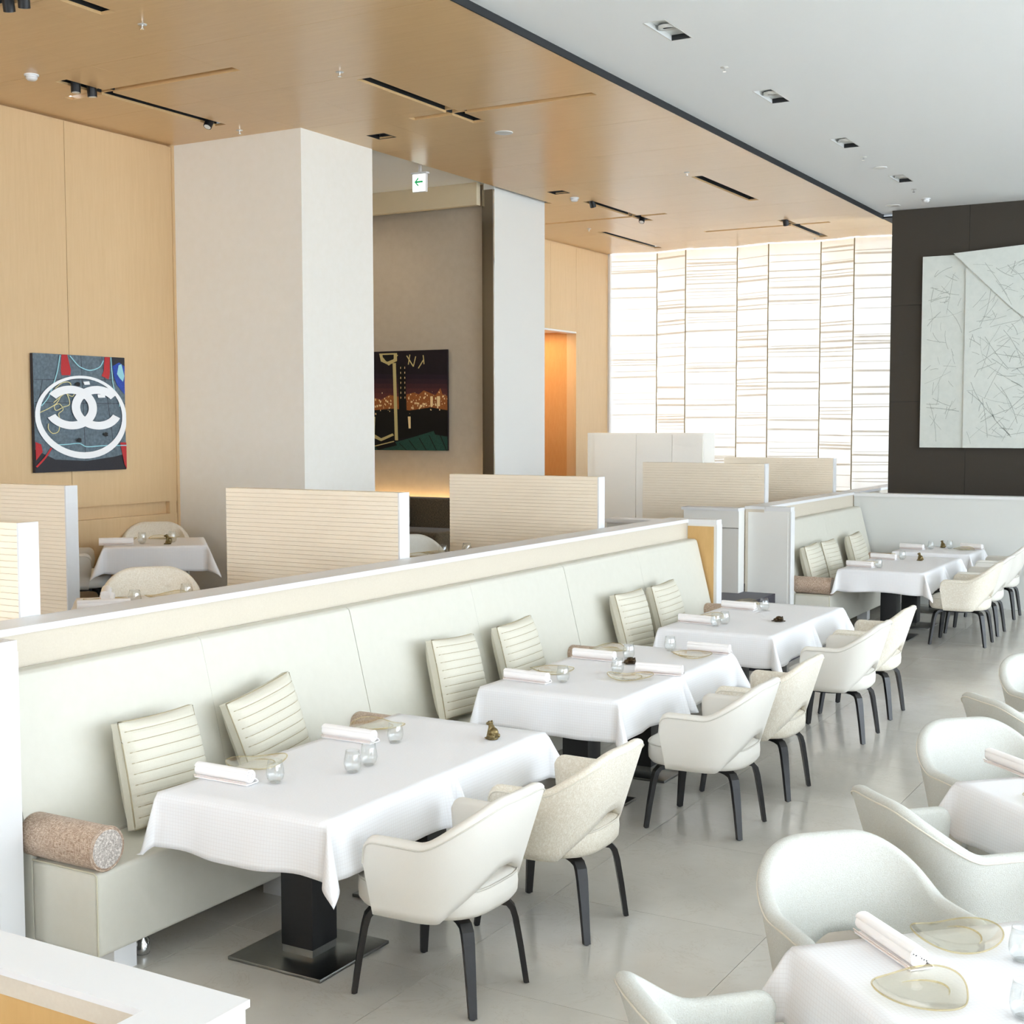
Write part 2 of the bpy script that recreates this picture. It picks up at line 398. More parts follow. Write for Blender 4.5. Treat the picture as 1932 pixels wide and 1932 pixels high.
# ---- wall_left : veneer panels, recessed ledge
wl = struct(MB().box(XWALL-.20, XWALL-.05, YN, 9.73, ZU, ZC).build('wall_left', 'woodwall'), 'tall pale timber panelled wall')
yy = 9.70
while yy > YN:
    a = max(yy-1.31, YN)
    MB().box(XWALL-.05, XWALL, a+.0025, yy-.0025, 1.455, ZC-.02).build('wall_panel', 'woodwall', wl)
    MB().box(XWALL-.05, XWALL, a+.0025, yy-.0025, ZU+.01, 1.335).build('lower_panel', 'woodwall', wl)
    yy = a
MB().box(XWALL-.05, XWALL, 9.60, 9.69, 1.335, 1.455).build('ledge_end', 'woodwall', wl)
MB().box(XWALL-.05, XWALL+.012, 9.70, 9.73, ZU, ZC).build('edge_trim', 'woodwall', wl)
# ---- columns
struct(MB().box(XWALL-.2, -7.83, 9.73, 10.83, ZU, ZC+.1).build('wall_column_near', 'plaster'), 'broad off-white plaster column')
struct(MB().box(-8.09, -7.95, 13.365, 14.58, ZU, ZC+.1).build('wall_column_far', 'whitewall'), 'slim white column beyond the alcove')
tag(MB().box(-8.10, -7.955, 13.345, 13.364, ZU, ZC).build('steel_cladding', 'mirror'), 'polished steel strip cladding the narrow side of the slim column', 'cladding')
MB().box(-7.955, -7.945, 13.345, 13.364, ZU, ZC).build('edge_bead', 'chrome', bpy.data.objects['steel_cladding'])
# ---- alcove
struct(MB().box(-11.6, -8.10, 13.44, 13.6, ZU, 5.0).build('wall_alcove', 'grey'), 'grey plaster wall at the back of the alcove')
struct(MB().box(-11.75, -11.6, 10.7, 13.6, ZU, 5.0).build('wall_alcove_side', 'grey'))
struct(MB().box(-11.6, XWALL-.2, 10.7, 10.83, ZU, 5.0).build('wall_alcove_front', 'grey'))
# ---- rear left wall with doorway
wr = struct(MB().box(XWALL-.16, XWALL-.03, 14.58, 16.2, ZU, ZC).box(XWALL-.16, XWALL-.03, 18.24, 19.42, ZU, ZC).box(XWALL-.16, XWALL-.03, 16.2, 18.24, 3.59, ZC).build('wall_left_rear', 'woodwall'), 'pale timber wall between slim column and windows')
for a, b in ((14.58,15.4),(15.4,16.2)): MB().box(XWALL-.03, XWALL, a+.002, b-.002, ZU, ZC-.02).build('wall_panel', 'woodwall', wr)
for a, b in ((16.2,17.42),(17.42,18.24)): MB().box(XWALL-.03, XWALL, a+.002, b-.002, 3.60, ZC-.02).build('wall_panel', 'woodwall', wr)
for a, b in ((18.24,19.40),): MB().box(XWALL-.03, XWALL, a+.002, b-.002, ZU, ZC-.02).build('wall_panel', 'woodwall', wr)
MB().box(XWALL-.16, XWALL+.004, 16.2, 18.24, 3.575, 3.60).build('lintel', 'white', wr)
dr = struct(MB().box(-10.35, -10.25, 15.9, 18.7, ZU, 3.75).build('door_1', 'orange'), 'orange brown timber inside the doorway')
MB().box(-10.25, XWALL-.16, 18.24, 18.34, ZU, 3.75).build('door_jamb', 'orange', dr)
MB().box(-10.25, XWALL-.16, 16.0, 16.2, ZU, 3.75).build('door_jamb', 'orange', dr)
MB().box(-10.25, XWALL-.16, 16.0, 18.34, 3.60, 3.75).build('door_head', 'white', dr)
lt = bpy.data.lights.new('doorway_downlight', 'AREA'); lt.shape = 'RECTANGLE'; lt.size = .5; lt.size_y = 1.6; lt.energy = 3.2; lt.color = (1,.74,.46)
lo = bpy.data.objects.new('doorway_downlight', lt); lo.location = (-9.85, 17.2, 3.58); COL.objects.link(lo)

# ---- far wall (dark) with panels
YD = 17.6
wd = struct(MB().box(-4.48, XR, YD+.02, YD+.22, 0, ZW).build('wall_far', 'black'), 'dark charcoal fabric wall in large panels')
xs = [-4.48, -3.51, -2.3, -1.1, .1, 1.3, 2.6, 3.9, 5.2, 6.5, XR]; zs = [0, 1.24, 2.48, 3.72, ZW]
for i in range(len(xs)-1):
    for j in range(4): MB().box(xs[i]+.002, xs[i+1]-.002, YD, YD+.02, zs[j]+.002, zs[j+1]-.002).build('wall_panel', 'dark', wd)

# ---- low white wall closing the lower level
low = struct(MB().box(XF, XR, 16.52, 16.72, 0, 1.30).build('wall_low', 'lowwall'), 'low white wall behind the far banquette')
MB().box(XF, XR, 16.50, 16.74, 1.30, 1.335).build('cap', 'white', low)

# ---- half-height partition with capping
def partition(name, y0, y1, label):
    p = struct(MB().box(XB+.01, XF-.01, y0, y1, 0, 1.315).build(name, 'beige'), label)
    MB().box(XB, XF+.006, y0, y1, 1.315, 1.345).build('cap', 'white', p); return p
pm = partition('wall_partition_main', 3.46, 11.28, 'long beige half-height partition with white capping behind the banquette')
pf = partition('wall_partition_far', 13.22, 16.52, 'shorter beige half-height partition beyond the carpeted steps')
partition('wall_partition_rear', 16.74, 19.2, 'beige half-height partition by the far windows')
def ret(name, y0, y1, face, label, flip=False):
    r = struct(MB().box(XF-.01, -4.35, y0+.004, y1-.004, 0, 1.315).build(name, 'whitewall'), label)
    MB().box(XF, -4.345, y0, y1, 1.30, 1.345).build('cap', 'white', r); MB().box(-4.352, -4.34, y0, y1, 0, 1.30).build('end_post', 'white', r)
    yf = y0 if not flip else y1
    MB().box(XF if name != 'trim_4' else XB+.04, -4.372, yf-.002, yf+.006, 0, 1.285).build('side_panel', face, r); return r
ret('trim_3', 11.16, 11.28, 'woodpanel', 'tan panelled return with white edge at the end of the long banquette')
ret('trim_4', 13.22, 13.34, 'whitewall', 'pale return with white edge at the start of the far banquette')
ret('trim_5', 3.46, 3.58, 'beige', 'white edged return at the near end of the banquette')
st = struct(MB().box(-5.45, XB, 13.05, 13.22, ZU, 1.30).build('wall_stub_far', 'whitewall'), 'pale stub wall beside the carpeted steps')
MB().box(-5.45, XB, 13.04, 13.05, 1.12, 1.126).build('joint', 'grout', st); MB().box(-5.47, XB, 13.03, 13.24, 1.30, 1.33).build('cap', 'white', st)
st = struct(MB().box(-5.35, XB, 11.0, 11.2, ZU, 1.30).build('wall_stub_near', 'whitewall'))
MB().box(-5.37, XB, 10.98, 11.22, 1.30, 1.335).build('cap', 'white', st)

# ---- foreground parapet, white capping and tan lining
pg = struct(MB().box(-4.9, -1.36, 1.445, 1.53, 0, 1.303).box(-1.445, -1.36, -4.9, 1.445, 0, 1.303).build('wall_parapet', 'white'), 'white capped parapet corner with tan lining beside the viewer')
MB().box(-4.9, -1.355, 1.425, 1.535, 1.303, 1.315).box(-1.47, -1.355, -4.9, 1.425, 1.303, 1.315).build('cap', 'white', pg)
MB().box(-4.9, -1.445, 1.427, 1.445, 1.27, 1.303).box(-1.468, -1.445, -4.9, 1.427, 1.27, 1.303).build('upper_lining', 'beige', pg)
MB().box(-4.9, -1.455, 1.430, 1.445, ZU, 1.27).box(-1.465, -1.445, -4.9, 1.430, ZU, 1.27).build('tan_lining', 'woodpanel', pg)

# ---- outer walls and windows out of frame (daylight sources); the two rear windows are added fill
wn = struct(MB().box(XR, XR+.2, YN, 17.8, 0, .12).box(XR, XR+.2, YN, 17.8, 4.80, ZW+.3).build('wall_right', 'whitewall'))
w2 = struct(MB().box(XR+.06, XR+.10, YN, 17.8, .12, .18).box(XR+.06, XR+.10, YN, 17.8, 4.74, 4.80).build('window_2', 'alu'))
for k in range(16): MB().box(XR+.05, XR+.12, YN+k*1.52-.03, YN+k*1.52+.03, .18, 4.74).build('mullion', 'alu', w2)
struct(MB().box(2.0, XR+.2, YN-.2, YN, 0, 5.2).box(-5.2, -4.0, YN-.2, YN, 0, 5.2).box(-4.0, 2.0, YN-.2, YN, 0, 1.75).box(-4.0, 2.0, YN-.2, YN, 4.65, 5.2).box(-5.2, -5.0, YN, -1.5, 0, 5.2).box(-11.6, -5.2, -1.7, -1.5, 0, .5).box(-11.6, -5.2, -1.7, -1.5, 4.8, 5.2).build('wall_back', 'woodwall'))
w4 = struct(MB().box(-4.0, 2.0, YN-.14, YN-.08, 1.75, 1.81).build('fill_window_rear', 'alu'))  # unseen rear window added to brighten faces turned toward the camera
for k in range(5): MB().box(-4.0+k*1.5-.03, -4.0+k*1.5+.03, YN-.14, YN-.08, 1.81, 4.65).build('mullion', 'alu', w4)
w3 = struct(MB().box(-11.3, -5.2, -1.64, -1.58, .5, .56).build('fill_window_upper', 'alu'))  # unseen window placed close behind to lighten the upper level
for k in range(5): MB().box(-11.3+k*1.52-.03, -11.3+k*1.52+.03, -1.64, -1.58, .56, 4.8).build('mullion', 'alu', w3)

# ---- far window wall : zig-zag of sheer fabric panels
w1 = struct(MB().box(-9.5, -2.6, YWIN+.32, YWIN+.40, ZU, ZU+.12).box(-9.5, -2.6, YWIN+.32, YWIN+.40, ZC-.02, ZC+.2).build('window_1', 'alu'), 'tall bright windows screened by sheer white fabric panels')
seams = [-9.43, -8.64, -8.09, -7.31, -6.76, -6.01, -5.47, -4.72, -4.18, -3.43, -2.9]
for k in range(len(seams)-1):
    xa, xb = seams[k], seams[k+1]; ya, yb = (YWIN-.10, YWIN+.06) if k % 2 == 0 else (YWIN+.06, YWIN-.10)
    rnd = random.Random(50+k)
    def sp(i, j, xa=xa, xb=xb, ya=ya, yb=yb, rnd=rnd):
        t = i/8; return (xa+(xb-xa)*t, ya+(yb-ya)*t+.012*math.sin(j*1.7+i*.4), ZU+.02+(ZC-.03-ZU)*j/40)
    p = MB().grid(sp, 9, 41).build('sheer_panel', 'sheer', w1)
    mb = MB(); z = ZU+.1
    while z < ZC-.1:
        sl = rnd.uniform(-.012, .012); h = rnd.choice((.008,.012,.018,.03))
        mb.add([(xa+.01,ya-.02,z),(xb-.01,yb-.02,z+sl),(xb-.01,yb-.02,z+h+sl),(xa+.01,ya-.02,z+h)], [(0,1,2,3)])
        z += rnd.choice((.04,.05,.07,.10,.14,.18,.24))
    f = mb.build('fabric_folds', 'sheerfold', p); f['kind'] = 'stuff'
    tube_along([(xb,yb-.015,ZU+.02),(xb,yb-.015,ZC-.01)], .009).build('seam_rod', 'seam', w1)
    if k % 2 == 1: MB().box(xb-.05, xb+.03, YWIN+.3, YWIN+.4, ZU, ZC).build('mullion', 'alu', w1)
MB().box(-9.40, -9.365, YWIN-.16, YWIN-.1, ZU, ZC).build('end_post', 'white', w1)

# ================================================================ BUILT-IN THINGS
# ---- ribbed divider screens on the upper level
def screen(x0, x1, y0, y1, label):
    t = thing('divider_screen', label, 'screen', ((x0+x1)/2, (y0+y1)/2, ZU), 0, 'ribbed wooden divider screens')
    hx, hy, H = (x1-x0)/2, (y1-y0)/2, 1.765-ZU
    MB().box(-hx, hx-.012, -hy+.009, hy-.009, 0, H-.004).build('core', 'slat', t)
    mb = MB(); n = 46; ph = H/n
    for k in range(n):
        mb.box(-hx, hx-.012, -hy, -hy+.009, k*ph+.002, (k+1)*ph-.0015); mb.box(-hx, hx-.012, hy-.009, hy, k*ph+.002, (k+1)*ph-.0015)
    r = mb.build('ribs', 'slat', t); r['kind'] = 'stuff'
    MB().box(hx-.012, hx, -hy, hy, 0, H).build('white_end', 'white', t); MB().box(-hx, hx-.012, -hy+.002, hy-.002, H-.004, H).build('top_edge', 'slat', t)
screen(-6.3, -4.85, 4.02, 4.13, 'ribbed pale wood screen at the left edge, nearest to the viewer')
screen(-9.36, -7.53, 6.66, 6.77, 'ribbed wood screen against the timber wall, below the large round emblem print')
screen(-6.3, -4.85, 6.97, 7.08, 'ribbed wood screen standing in front of the broad plaster column')
screen(-6.3, -4.85, 9.82, 9.93, 'ribbed wood screen in front of the slim white column')
screen(-6.3, -4.85, 13.88, 13.99, 'ribbed wood screen just left of the pale return wall, before the windows')
screen(-6.3, -4.85, 16.42, 16.53, 'farthest ribbed wood screen, directly in front of the windows')
# ---- tall pale cabinet
t = thing('tall_cabinet', 'tall cream lacquered cabinet standing before the far windows', 'cabinet', (-7.25, 16.2, ZU))
MB().box(-.83, .83, -.18, .2, 0, 1.63).build('body', 'screenwhite', t)
for a, b in ((-.72,-.11),(-.11,.40),(.40,.825)): MB().box(a+.003, b-.003, -.2, -.18, .02, 1.61).build('door', 'screenwhite', t)
# ---- upholstered benches
def bench(y0, y1, label, feet=True):
    L = y1-y0; t = thing('banquette_bench', label, 'bench', (-4.3, y0, 0), 0, 'cream leather banquette units')
    prof = [(.33,.10),(.33,.425),(.325,.445),(.305,.45),(-.05,.45),(-.05,.10)]
    MB().bbox(-.05, .33, .002, L-.002, .10, .443, .022).build('seat', 'leather', t)
    bp = [(-.32,.10),(-.04,.10),(-.045,.45),(-.215,1.13),(-.225,1.16),(-.245,1.172),(-.32,1.172)]
    n = 2
    for k in range(n):
        a, b = .002+k*(L-.004)/n, .002+(k+1)*(L-.004)/n
        mb = MB(); e = .012; mb.prism([(p[0],p[1]) for p in bp], a+.0006, b-.0006, 'y')
        o = mb.build('backrest', 'leather', t)
        bv = o.modifiers.new('bevel', 'BEVEL'); bv.width = .006; bv.segments = 2; bv.limit_method = 'ANGLE'
    tube_along([(.33-.003,.004,.11),(.33-.003,.004,.432),(.31,.004,.443),(-.04,.004,.443)], .0035).build('welt', 'leatherside', t)
    for a in (.10, L/2-.06, L-.22):
        MB().box(.20, .31, a, a+.12, 0, .10).build('leg', 'white', t); MB().box(-.25, -.14, a, a+.12, 0, .10).build('leg', 'white', t)
    for a in (.32,): MB().lathe([(.0,.0),(.03,.0),(.034,.02),(.03,.06),(.02,.07),(.02,.10)], 16, (.24, a, 0)).build('glide', 'chrome', t)
bench(3.62, 6.00, 'cream leather banquette section nearest the viewer')
bench(6.00, 8.58, 'middle cream leather banquette section of the long run')
bench(8.58, 11.14, 'cream leather banquette section ending at the tan panelled return')
bench(13.36, 16.48, 'far cream leather banquette beside the low white wall')

# ---- alcove sofa
t = thing('alcove_sofa', 'dark brown upholstered sofa along the alcove wall', 'sofa', (-9.3, 12.9, ZU))
MB().bbox(-1.15, 1.15, -.45, .35, .08, .54, .04).build('seat', 'sofa', t); MB().bbox(-1.15, 1.15, .16, .40, .40, .885, .03).build('backrest', 'sofa', t)
for xx in (-1.0, 1.0):
    for yy in (-.38, .30): MB().cyl((xx,yy,0), .025, 0, .09, 10).build('leg', 'blackm', t)
tag(MB().bbox(-.21,.21,-.06,.06,0,.40,.055).build('dark_cushion', 'sofa', None, (-9.10, 12.975, ZU+.545)), 'dark brown cushion on the alcove sofa', 'cushion')
t = thing('cove_light', 'warm glowing light strip behind the alcove sofa', 'light', (-9.3, 13.385, ZU))
MB().box(-1.3, 1.3, -.05, .05, .70, .72).build('housing', 'blackm', t); MB().box(-1.3, 1.3, -.035, .035, .72, .73).build('strip', 'led', t)

t = thing('alcove_fill_lamp', 'small added fill lamp in the alcove ceiling', 'downlight', (-9.6, 12.3, 4.97))  # invented fixture, added to lift the dark alcove wall
MB().lathe([(.03,-.004),(.045,-.006),(.05,0)], 20).build('trim_ring', 'alu', t); MB().cyl((0,0,0), .03, -.003, -.001, 16).build('lens', emit_mat('fill lamp lens', (255,224,180), .5), t)
lt = bpy.data.lights.new('alcove_fill_light', 'SPOT'); lt.energy = 9; lt.color = (1,.84,.64); lt.spot_size = 2.9; lt.spot_blend = 1.0; lt.shadow_soft_size = .05  # added spot that brightens the alcove
lo = bpy.data.objects.new('alcove_fill_light', lt); lo.location = (-9.6, 12.3, 4.95); COL.objects.link(lo)

# ================================================================ CEILING FITTINGS
def spot(x, y, tx, ty, label):
    t = thing('spotlight', label, 'spotlight', (x, y, ZC), 0, 'black track spotlights')
    MB().cyl((0,0,0), .012, .06, .235, 8).build('stem', 'blackm', t)
    o = MB().cyl((0,0,-.11), .038, 0, .16, 16).build('head', 'blackm', t, (0,0,.05)); o.rotation_euler = (tx, ty, 0)
    q = MB().cyl((0,0,-.112), .030, 0, .004, 16).build('lens', 'lampoff', o)
spot(-8.39,7.62,0,0,'black spotlight at the left end of the crossed slot near the timber wall')
spot(-8.39,7.78,.1,0,'black spotlight second from the left end in the crossed slot near the timber wall')
spot(-8.39,9.17,-.5,0,'single black spotlight at the column end of the slot near the timber wall')
spot(-7.13,5.93,.35,.25,'black spotlight cut by the top left picture corner')
spot(-6.98,5.93,.3,.3,'black spotlight in the top left slot, right of its neighbour')
spot(-7.40,14.76,.5,0,'black spotlight at the near end of the slot above the doorway')
spot(-7.40,16.28,-.5,0,'black spotlight at the window end of the slot above the doorway')
spot(-5.85,17.42,.4,0,'black spotlight in the crossed slot nearest the dark wall')
def downlight(x, y, label):
    t = thing('recessed_downlight', label, 'downlight', (x, y, ZW), 0, 'rectangular recessed ceiling downlights')
    W, D, H = .083, .25, .10
    MB().plate(-W, W, -D, D, -.002, .0, [(-W+.008, W-.008, -D+.008, D-.008)]).build('trim_frame', 'alu', t)
    mb = MB(); mb.box(-W, -W+.004, -D, D, 0, .045).box(W-.004, W, -D, D, 0, .045).box(-W, W, -D, -D+.004, 0, .045); mb.build('housing', 'lampoff', t)
    MB().box(-W, W, D-.006, D, 0, .045).build('black_baffle', 'black', t)
    MB().box(-W, W, -D, D, .04, .045).build('top_plate', 'lampoff', t)
    o = MB().lathe([(.070,.03),(.070,.008),(.066,.004),(.058,.008),(.050,.02)], 24).build('lamp_ring', 'alu', t, (0, .0, .006)); o.rotation_euler = (.12,0,0)
    MB().box(-.035, .035, -.008, .012, .010, .016).build('lamp_slit', 'blackm', o)
    MB().cyl((0,0,.018), .052, 0, .004, 20).build('lamp_face', 'lampoff', o)
nm = ['first', 'second', 'third', 'largest and nearest', 'second nearest', 'third nearest', 'farthest']
for k, (x, y) in enumerate(dl[3:]): downlight(x, y, nm[k+3]+' rectangular downlight in the white ceiling')
def square_vent(x, y, label):
    t = thing('square_downlight', label, 'downlight', (x, y, ZC), 0, 'square dark recesses in the timber ceiling')
    MB().plate(-.1, .1, -.1, .1, -.002, .002, [(-.092,.092,-.092,.092)]).build('trim_frame', 'blackm', t)
    MB().box(-.1, .1, -.1, .1, .09, .1).box(-.1,-.094,-.1,.1,.002,.09).box(.094,.1,-.1,.1,.002,.09).build('housing', 'blackm', t)
    MB().cyl((0,0,.06), .06, 0, .03, 20).build('lamp', 'blackm', t)
square_vent(*squares[0], 'square dark recess above the broad plaster column')
square_vent(*squares[1], 'square dark recess right of the slim white column')
def sprinkler(x, y, z, label):
    t = thing('sprinkler', label, 'sprinkler', (x, y, z), 0, 'small ceiling sprinklers')
    MB().lathe([(.0,-.004),(.030,-.004),(.032,0)], 16).build('rose', 'alu', t); MB().cyl((0,0,0), .008, -.03, -.004, 8).build('stem', 'chrome', t); MB().cyl((0,0,0), .016, -.034, -.030, 10).build('deflector', 'chrome', t)
for x, y, s in ((-6.75,6.72,'sprinkler in the timber ceiling nearest the top left corner'),(-6.35,8.37,'sprinkler beside the slot in the middle of the timber ceiling'),(-8.38,9.53,'sprinkler just left of the broad plaster column'),(-5.64,13.53,'sprinkler at the near end of the lone slot by the dark fascia'),(-8.41,16.7,'sprinkler above the doorway wall'),(-6.0,19.2,'sprinkler beside the slot closest to the windows')): sprinkler(x, y, ZC, s)
for x, y, s in ((-3.83,9.92,'sprinkler between the two nearest downlights in the white ceiling'),(-3.85,13.93,'sprinkler after the third downlight in the white ceiling'),(-3.86,16.13,'sprinkler after the farthest downlight in the white ceiling')): sprinkler(x, y, ZW, s)
def detector(x, y, z, label, r=.055):
    t = thing('smoke_detector', label, 'smoke detector', (x, y, z), 0, 'round white smoke detectors')
    MB().lathe([(0,-.01),(r,-.01),(r,0)], 24).build('base', 'white', t); MB().lathe([(0,-.045),(r*.55,-.045),(r*.8,-.03),(r*.8,-.018),(r*.7,-.01)], 24).build('chamber', 'white', t)
    MB().lathe([(r*.72,-.026),(r*.82,-.024),(r*.72,-.022)], 24).build('vent_ring', 'blackm', t)
detector(-8.44, 7.23, ZC, 'white smoke detector on the timber ceiling at the left')
detector(-7.42, 14.35, ZC, 'white smoke detector beside the far square recess')
detector(-3.89, 16.88, ZW, 'white smoke detector on the white ceiling by the dark wall')
def speaker(x, y, z, label, r):
    t = thing('ceiling_speaker', label, 'speaker', (x, y, z), 0, 'round flush ceiling speakers')
    MB().lathe([(r*.86,-.004),(r*.95,-.007),(r,-.004),(r,0)], 28).build('rim', 'white', t); MB().cyl((0,0,0), r*.86, -.003, -.001, 28).build('grille', 'alu', t)
speaker(-6.34, 10.84, ZC, 'white round speaker in the middle of the timber ceiling', .085)
speaker(-4.37, 17.2, ZW, 'white round speaker in the white ceiling corner by the dark wall', .09)
speaker(-3.85, 14.6, ZW, 'white round speaker between the two farthest downlights', .07)

# ---- exit sign
t = thing('exit_sign', 'lit white sign with green left arrow under the alcove ceiling edge', 'sign', (-8.02, 11.95, 4.655))
MB().bbox(-.085, .085, -.02, .02, 0, .19, .004).build('housing', 'white', t)
MB().box(-.08, .08, -.0225, -.0205, .005, .185).build('face', emit_mat('lit sign face', (250,255,250), .16), t)
gm = emit_mat('lit green', (10,170,100), .05)
MB().prism([(-.055,.105),(-.005,.155),(-.005,.135),(-.028,.114),(.05,.114),(.05,.096),(-.028,.096),(-.005,.075),(-.005,.055)], -.0235, -.0226, 'y').build('arrow', gm, t)
MB().box(-.10, .10, -.03, .03, .19, .205).box(-.012,.012,-.012,.012,.205,.315).build('mount', 'white', t)

# ================================================================ WALL ART
PM = dict(
  asphalt=mat('printed asphalt', (112,130,140), .5, var=(62,76,88), scale=(9,9,9), amount=.6, noise=4, detail=8),
  darkprint=mat('printed dark ground', (34,34,44), .5, var=(18,18,26), scale=(20,20,20), amount=.6),
  whiteprint=mat('printed white', (240,242,244), .5), red=mat('printed red', (200,40,44), .5, var=(150,20,28), scale=(20,20,20), amount=.7),
  blue=mat('printed blue', (30,80,190), .5, var=(16,40,120), scale=(16,16,16), amount=.6), cyan=mat('printed cyan', (150,205,215), .5), yellow=mat('printed cord yellow', (214,206,150), .5),
  night=mat('printed night sky', (30,20,34), .4, var=(14,11,18), scale=(4,4,4), amount=.8), dusk=mat('printed purple dusk', (78,40,52), .4, var=(52,26,44), scale=(8,8,8), amount=.8),
  glow=mat('printed city glow', (200,122,62), .4, var=(110,54,34), scale=(18,18,18), amount=.7), lights=mat('printed lights', (255,226,170), .4),
  tower=mat('printed tower', (206,190,132), .4), teal=mat('printed teal roofs', (52,98,84), .4, var=(24,50,46), scale=(14,14,14), amount=.7), ink=mat('printed black', (12,12,14), .4))
for k in range(6):
    f = k/5; PM['dusk%d' % k] = mat('printed dusk band', tuple(int(a+(b-a)*f) for a, b in zip((40,26,42),(128,66,58))), .4, var=tuple(int(a+(b-a)*f) for a, b in zip((28,18,34),(98,48,50))), scale=(12,12,12), amount=.8)
def wall_print(kind, origin, W, H, axis):
    """returns P(u,v) -> plane coordinates, u to the right, v downwards"""
    return lambda u, v: (origin[0]+u*W, origin[1]-v*H)
# --- emblem print on the timber wall (faces +X)
Y0, Z1, PW, PH, XP = 7.95, 2.82, 1.05, 1.035, XWALL+.045
t = thing('wall_print', 'square photo print of a white double C ring emblem painted on asphalt', 'picture', (0,0,0))
MB().box(XWALL+.012, XP, Y0, Y0+PW, Z1-PH, Z1).build('panel', 'ink' if False else PM['darkprint'], t)
MB().box(XWALL, XWALL+.012, Y0+.1, Y0+PW-.1, Z1-PH+.1, Z1-.1).build('mount', 'blackm', t)
def P1(px, py):   # photo-crop pixels of the print to wall plane
    u = (px-270+ (py-318)*.024)/826; v = (py-318-(1-abs(0))*(px-270)*.0)/1075
    v = (py-(318+(px-270)*.041))/(1094-(px-270)*.086)
    return (Y0+min(max(u,0),1)*PW, Z1-min(max(v,0),1)*PH)
lay = [0]
def pr1(name, poly, m, clip=True):
    lay[0] += 1; return MB().flat([P1(*p) for p in poly], XP+.0006*lay[0], 'x').build(name, PM[m], t)
def stroke(pts, w):
    L, R = [], []
    for i, p in enumerate(pts):
        a = pts[max(i-1,0)]; b = pts[min(i+1,len(pts)-1)]; dx, dy = b[0]-a[0], b[1]-a[1]; d = math.hypot(dx,dy) or 1
        nx, ny = -dy/d*w/2, dx/d*w/2; L.append((p[0]+nx,p[1]+ny)); R.append((p[0]-nx,p[1]-ny))
    return L, R
def smooth_pts(p, n=6):
    if len(p) < 3: return p
    out = []
    for i in range(len(p)-1):
        a, b, c, d = p[max(i-1,0)], p[i], p[i+1], p[min(i+2,len(p)-1)]
        for k in range(n):
            t_ = k/n; out.append(tuple(.5*((2*b[q])+(-a[q]+c[q])*t_+(2*a[q]-5*b[q]+4*c[q]-d[q])*t_**2+(-a[q]+3*b[q]-3*c[q]+d[q])*t_**3) for q in (0,1)))
    return out+[p[-1]]
def pr1_stroke(name, pts, w, m):
    pts = smooth_pts(pts)
    lay[0] += 1; h = XP+.0006*lay[0]; L, R = stroke(pts, w); mb = MB(); n = len(pts)
    vs = [(h,*P1(*p)) for p in L]+[(h,*P1(*p)) for p in R]
    mb.add(vs, [(i,i+1,n+i+1,n+i) for i in range(n-1)]); return mb.build(name, PM[m], t)
def arcband(cx, cy, ro, ri, a0, a1, n=48, dcy=0):
    o, i_ = [], []
    for k in range(n+1):
        a = math.radians(a0+(a1-a0)*k/n); o.append((cx+ro[0]*math.cos(a), cy-ro[1]*math.sin(a))); i_.append((cx+ri[0]*math.cos(a), cy+dcy-ri[1]*math.sin(a)))
    return o, i_
def pr1_band(name, cx, cy, ro, ri, a0, a1, m, dcy=0):
    lay[0] += 1; h = XP+.0006*lay[0]; o, i_ = arcband(cx, cy, ro, ri, a0, a1, 56, dcy); n = len(o)
    return MB().add([(h,*P1(*p)) for p in o]+[(h,*P1(*p)) for p in i_], [(k,k+1,n+k+1,n+k) for k in range(n-1)]).build(name, PM[m], t)
pr1('asphalt_ground', [(270,318),(1098,352),(1076,1230),(960,1260),(700,1300),(420,1290),(250,1200)], 'asphalt')
for a, b in (((690,335),(690,1400)),((270,560),(1090,555)),((265,770),(1085,770)),((880,340),(960,1200)),((340,560),(300,760))): pr1_stroke('paving_joint', [a,b], 4, 'darkprint')
pr1('traffic_cone', [(515,330),(565,330),(592,470),(585,518),(508,518),(502,470)], 'red'); pr1('traffic_cone', [(905,346),(955,348),(948,500),(935,552),(868,520),(890,480)], 'red')
pr1('dark_corner', [(975,345),(1098,352),(1092,470),(980,430)], 'darkprint')
pr1('blue_sheet', [(975,430),(1040,395),(1092,430),(1082,690),(1010,600),(985,520)], 'blue'); pr1('sheet_highlight', [(1035,420),(1062,410),(1085,520),(1070,570),(1040,540),(1015,500)], 'cyan')
pr1('red_shape', [(252,1130),(300,1150),(310,1220),(250,1300)], 'red'); pr1('red_shape', [(1015,1128),(1076,1128),(1070,1375),(1050,1330)], 'red')
pr1_stroke('red_strip', [(385,1185),(330,1270),(250,1360)], 16, 'red')
for pts in ([(500,335),(470,480),(430,600),(380,720),(318,800)], [(585,340),(640,410),(680,445),(760,470),(850,440),(890,380)], [(960,350),(965,480),(975,620),(1020,740),(1022,800)], [(400,1155),(520,1150),(630,1140),(700,1170),(850,1160),(1075,1155)]): pr1_stroke('rope', pts, 9, 'cyan')
pr1_band('ring', 672, 900, (415,380), (372,338), 0, 360, 'whiteprint', -17)
for pts in ([(300,860),(380,820),(450,770),(500,690),(560,665),(610,670),(590,710),(545,690)], [(440,640),(500,590),(560,580),(580,610),(540,650),(450,650)], [(420,770),(500,700),(540,690),(560,780),(500,810),(440,840),(425,800),(470,780),(500,830),(460,870),(470,920)], [(368,960),(365,1010),(400,1050),(450,1030),(465,960)]): pr1_stroke('cord', pts, 7, 'yellow')
pr1_band('letter_c', 570, 812, (236,200), (160,128), 142, -152, 'whiteprint')
pr1_band('letter_c', 812, 812, (236,200), (160,128), 38, 332, 'whiteprint')
pr1('paper_scrap', [(690,575),(745,570),(750,600),(700,605)], 'whiteprint'); pr1('paper_scrap', [(815,690),(885,685),(887,718),(820,720)], 'whiteprint')
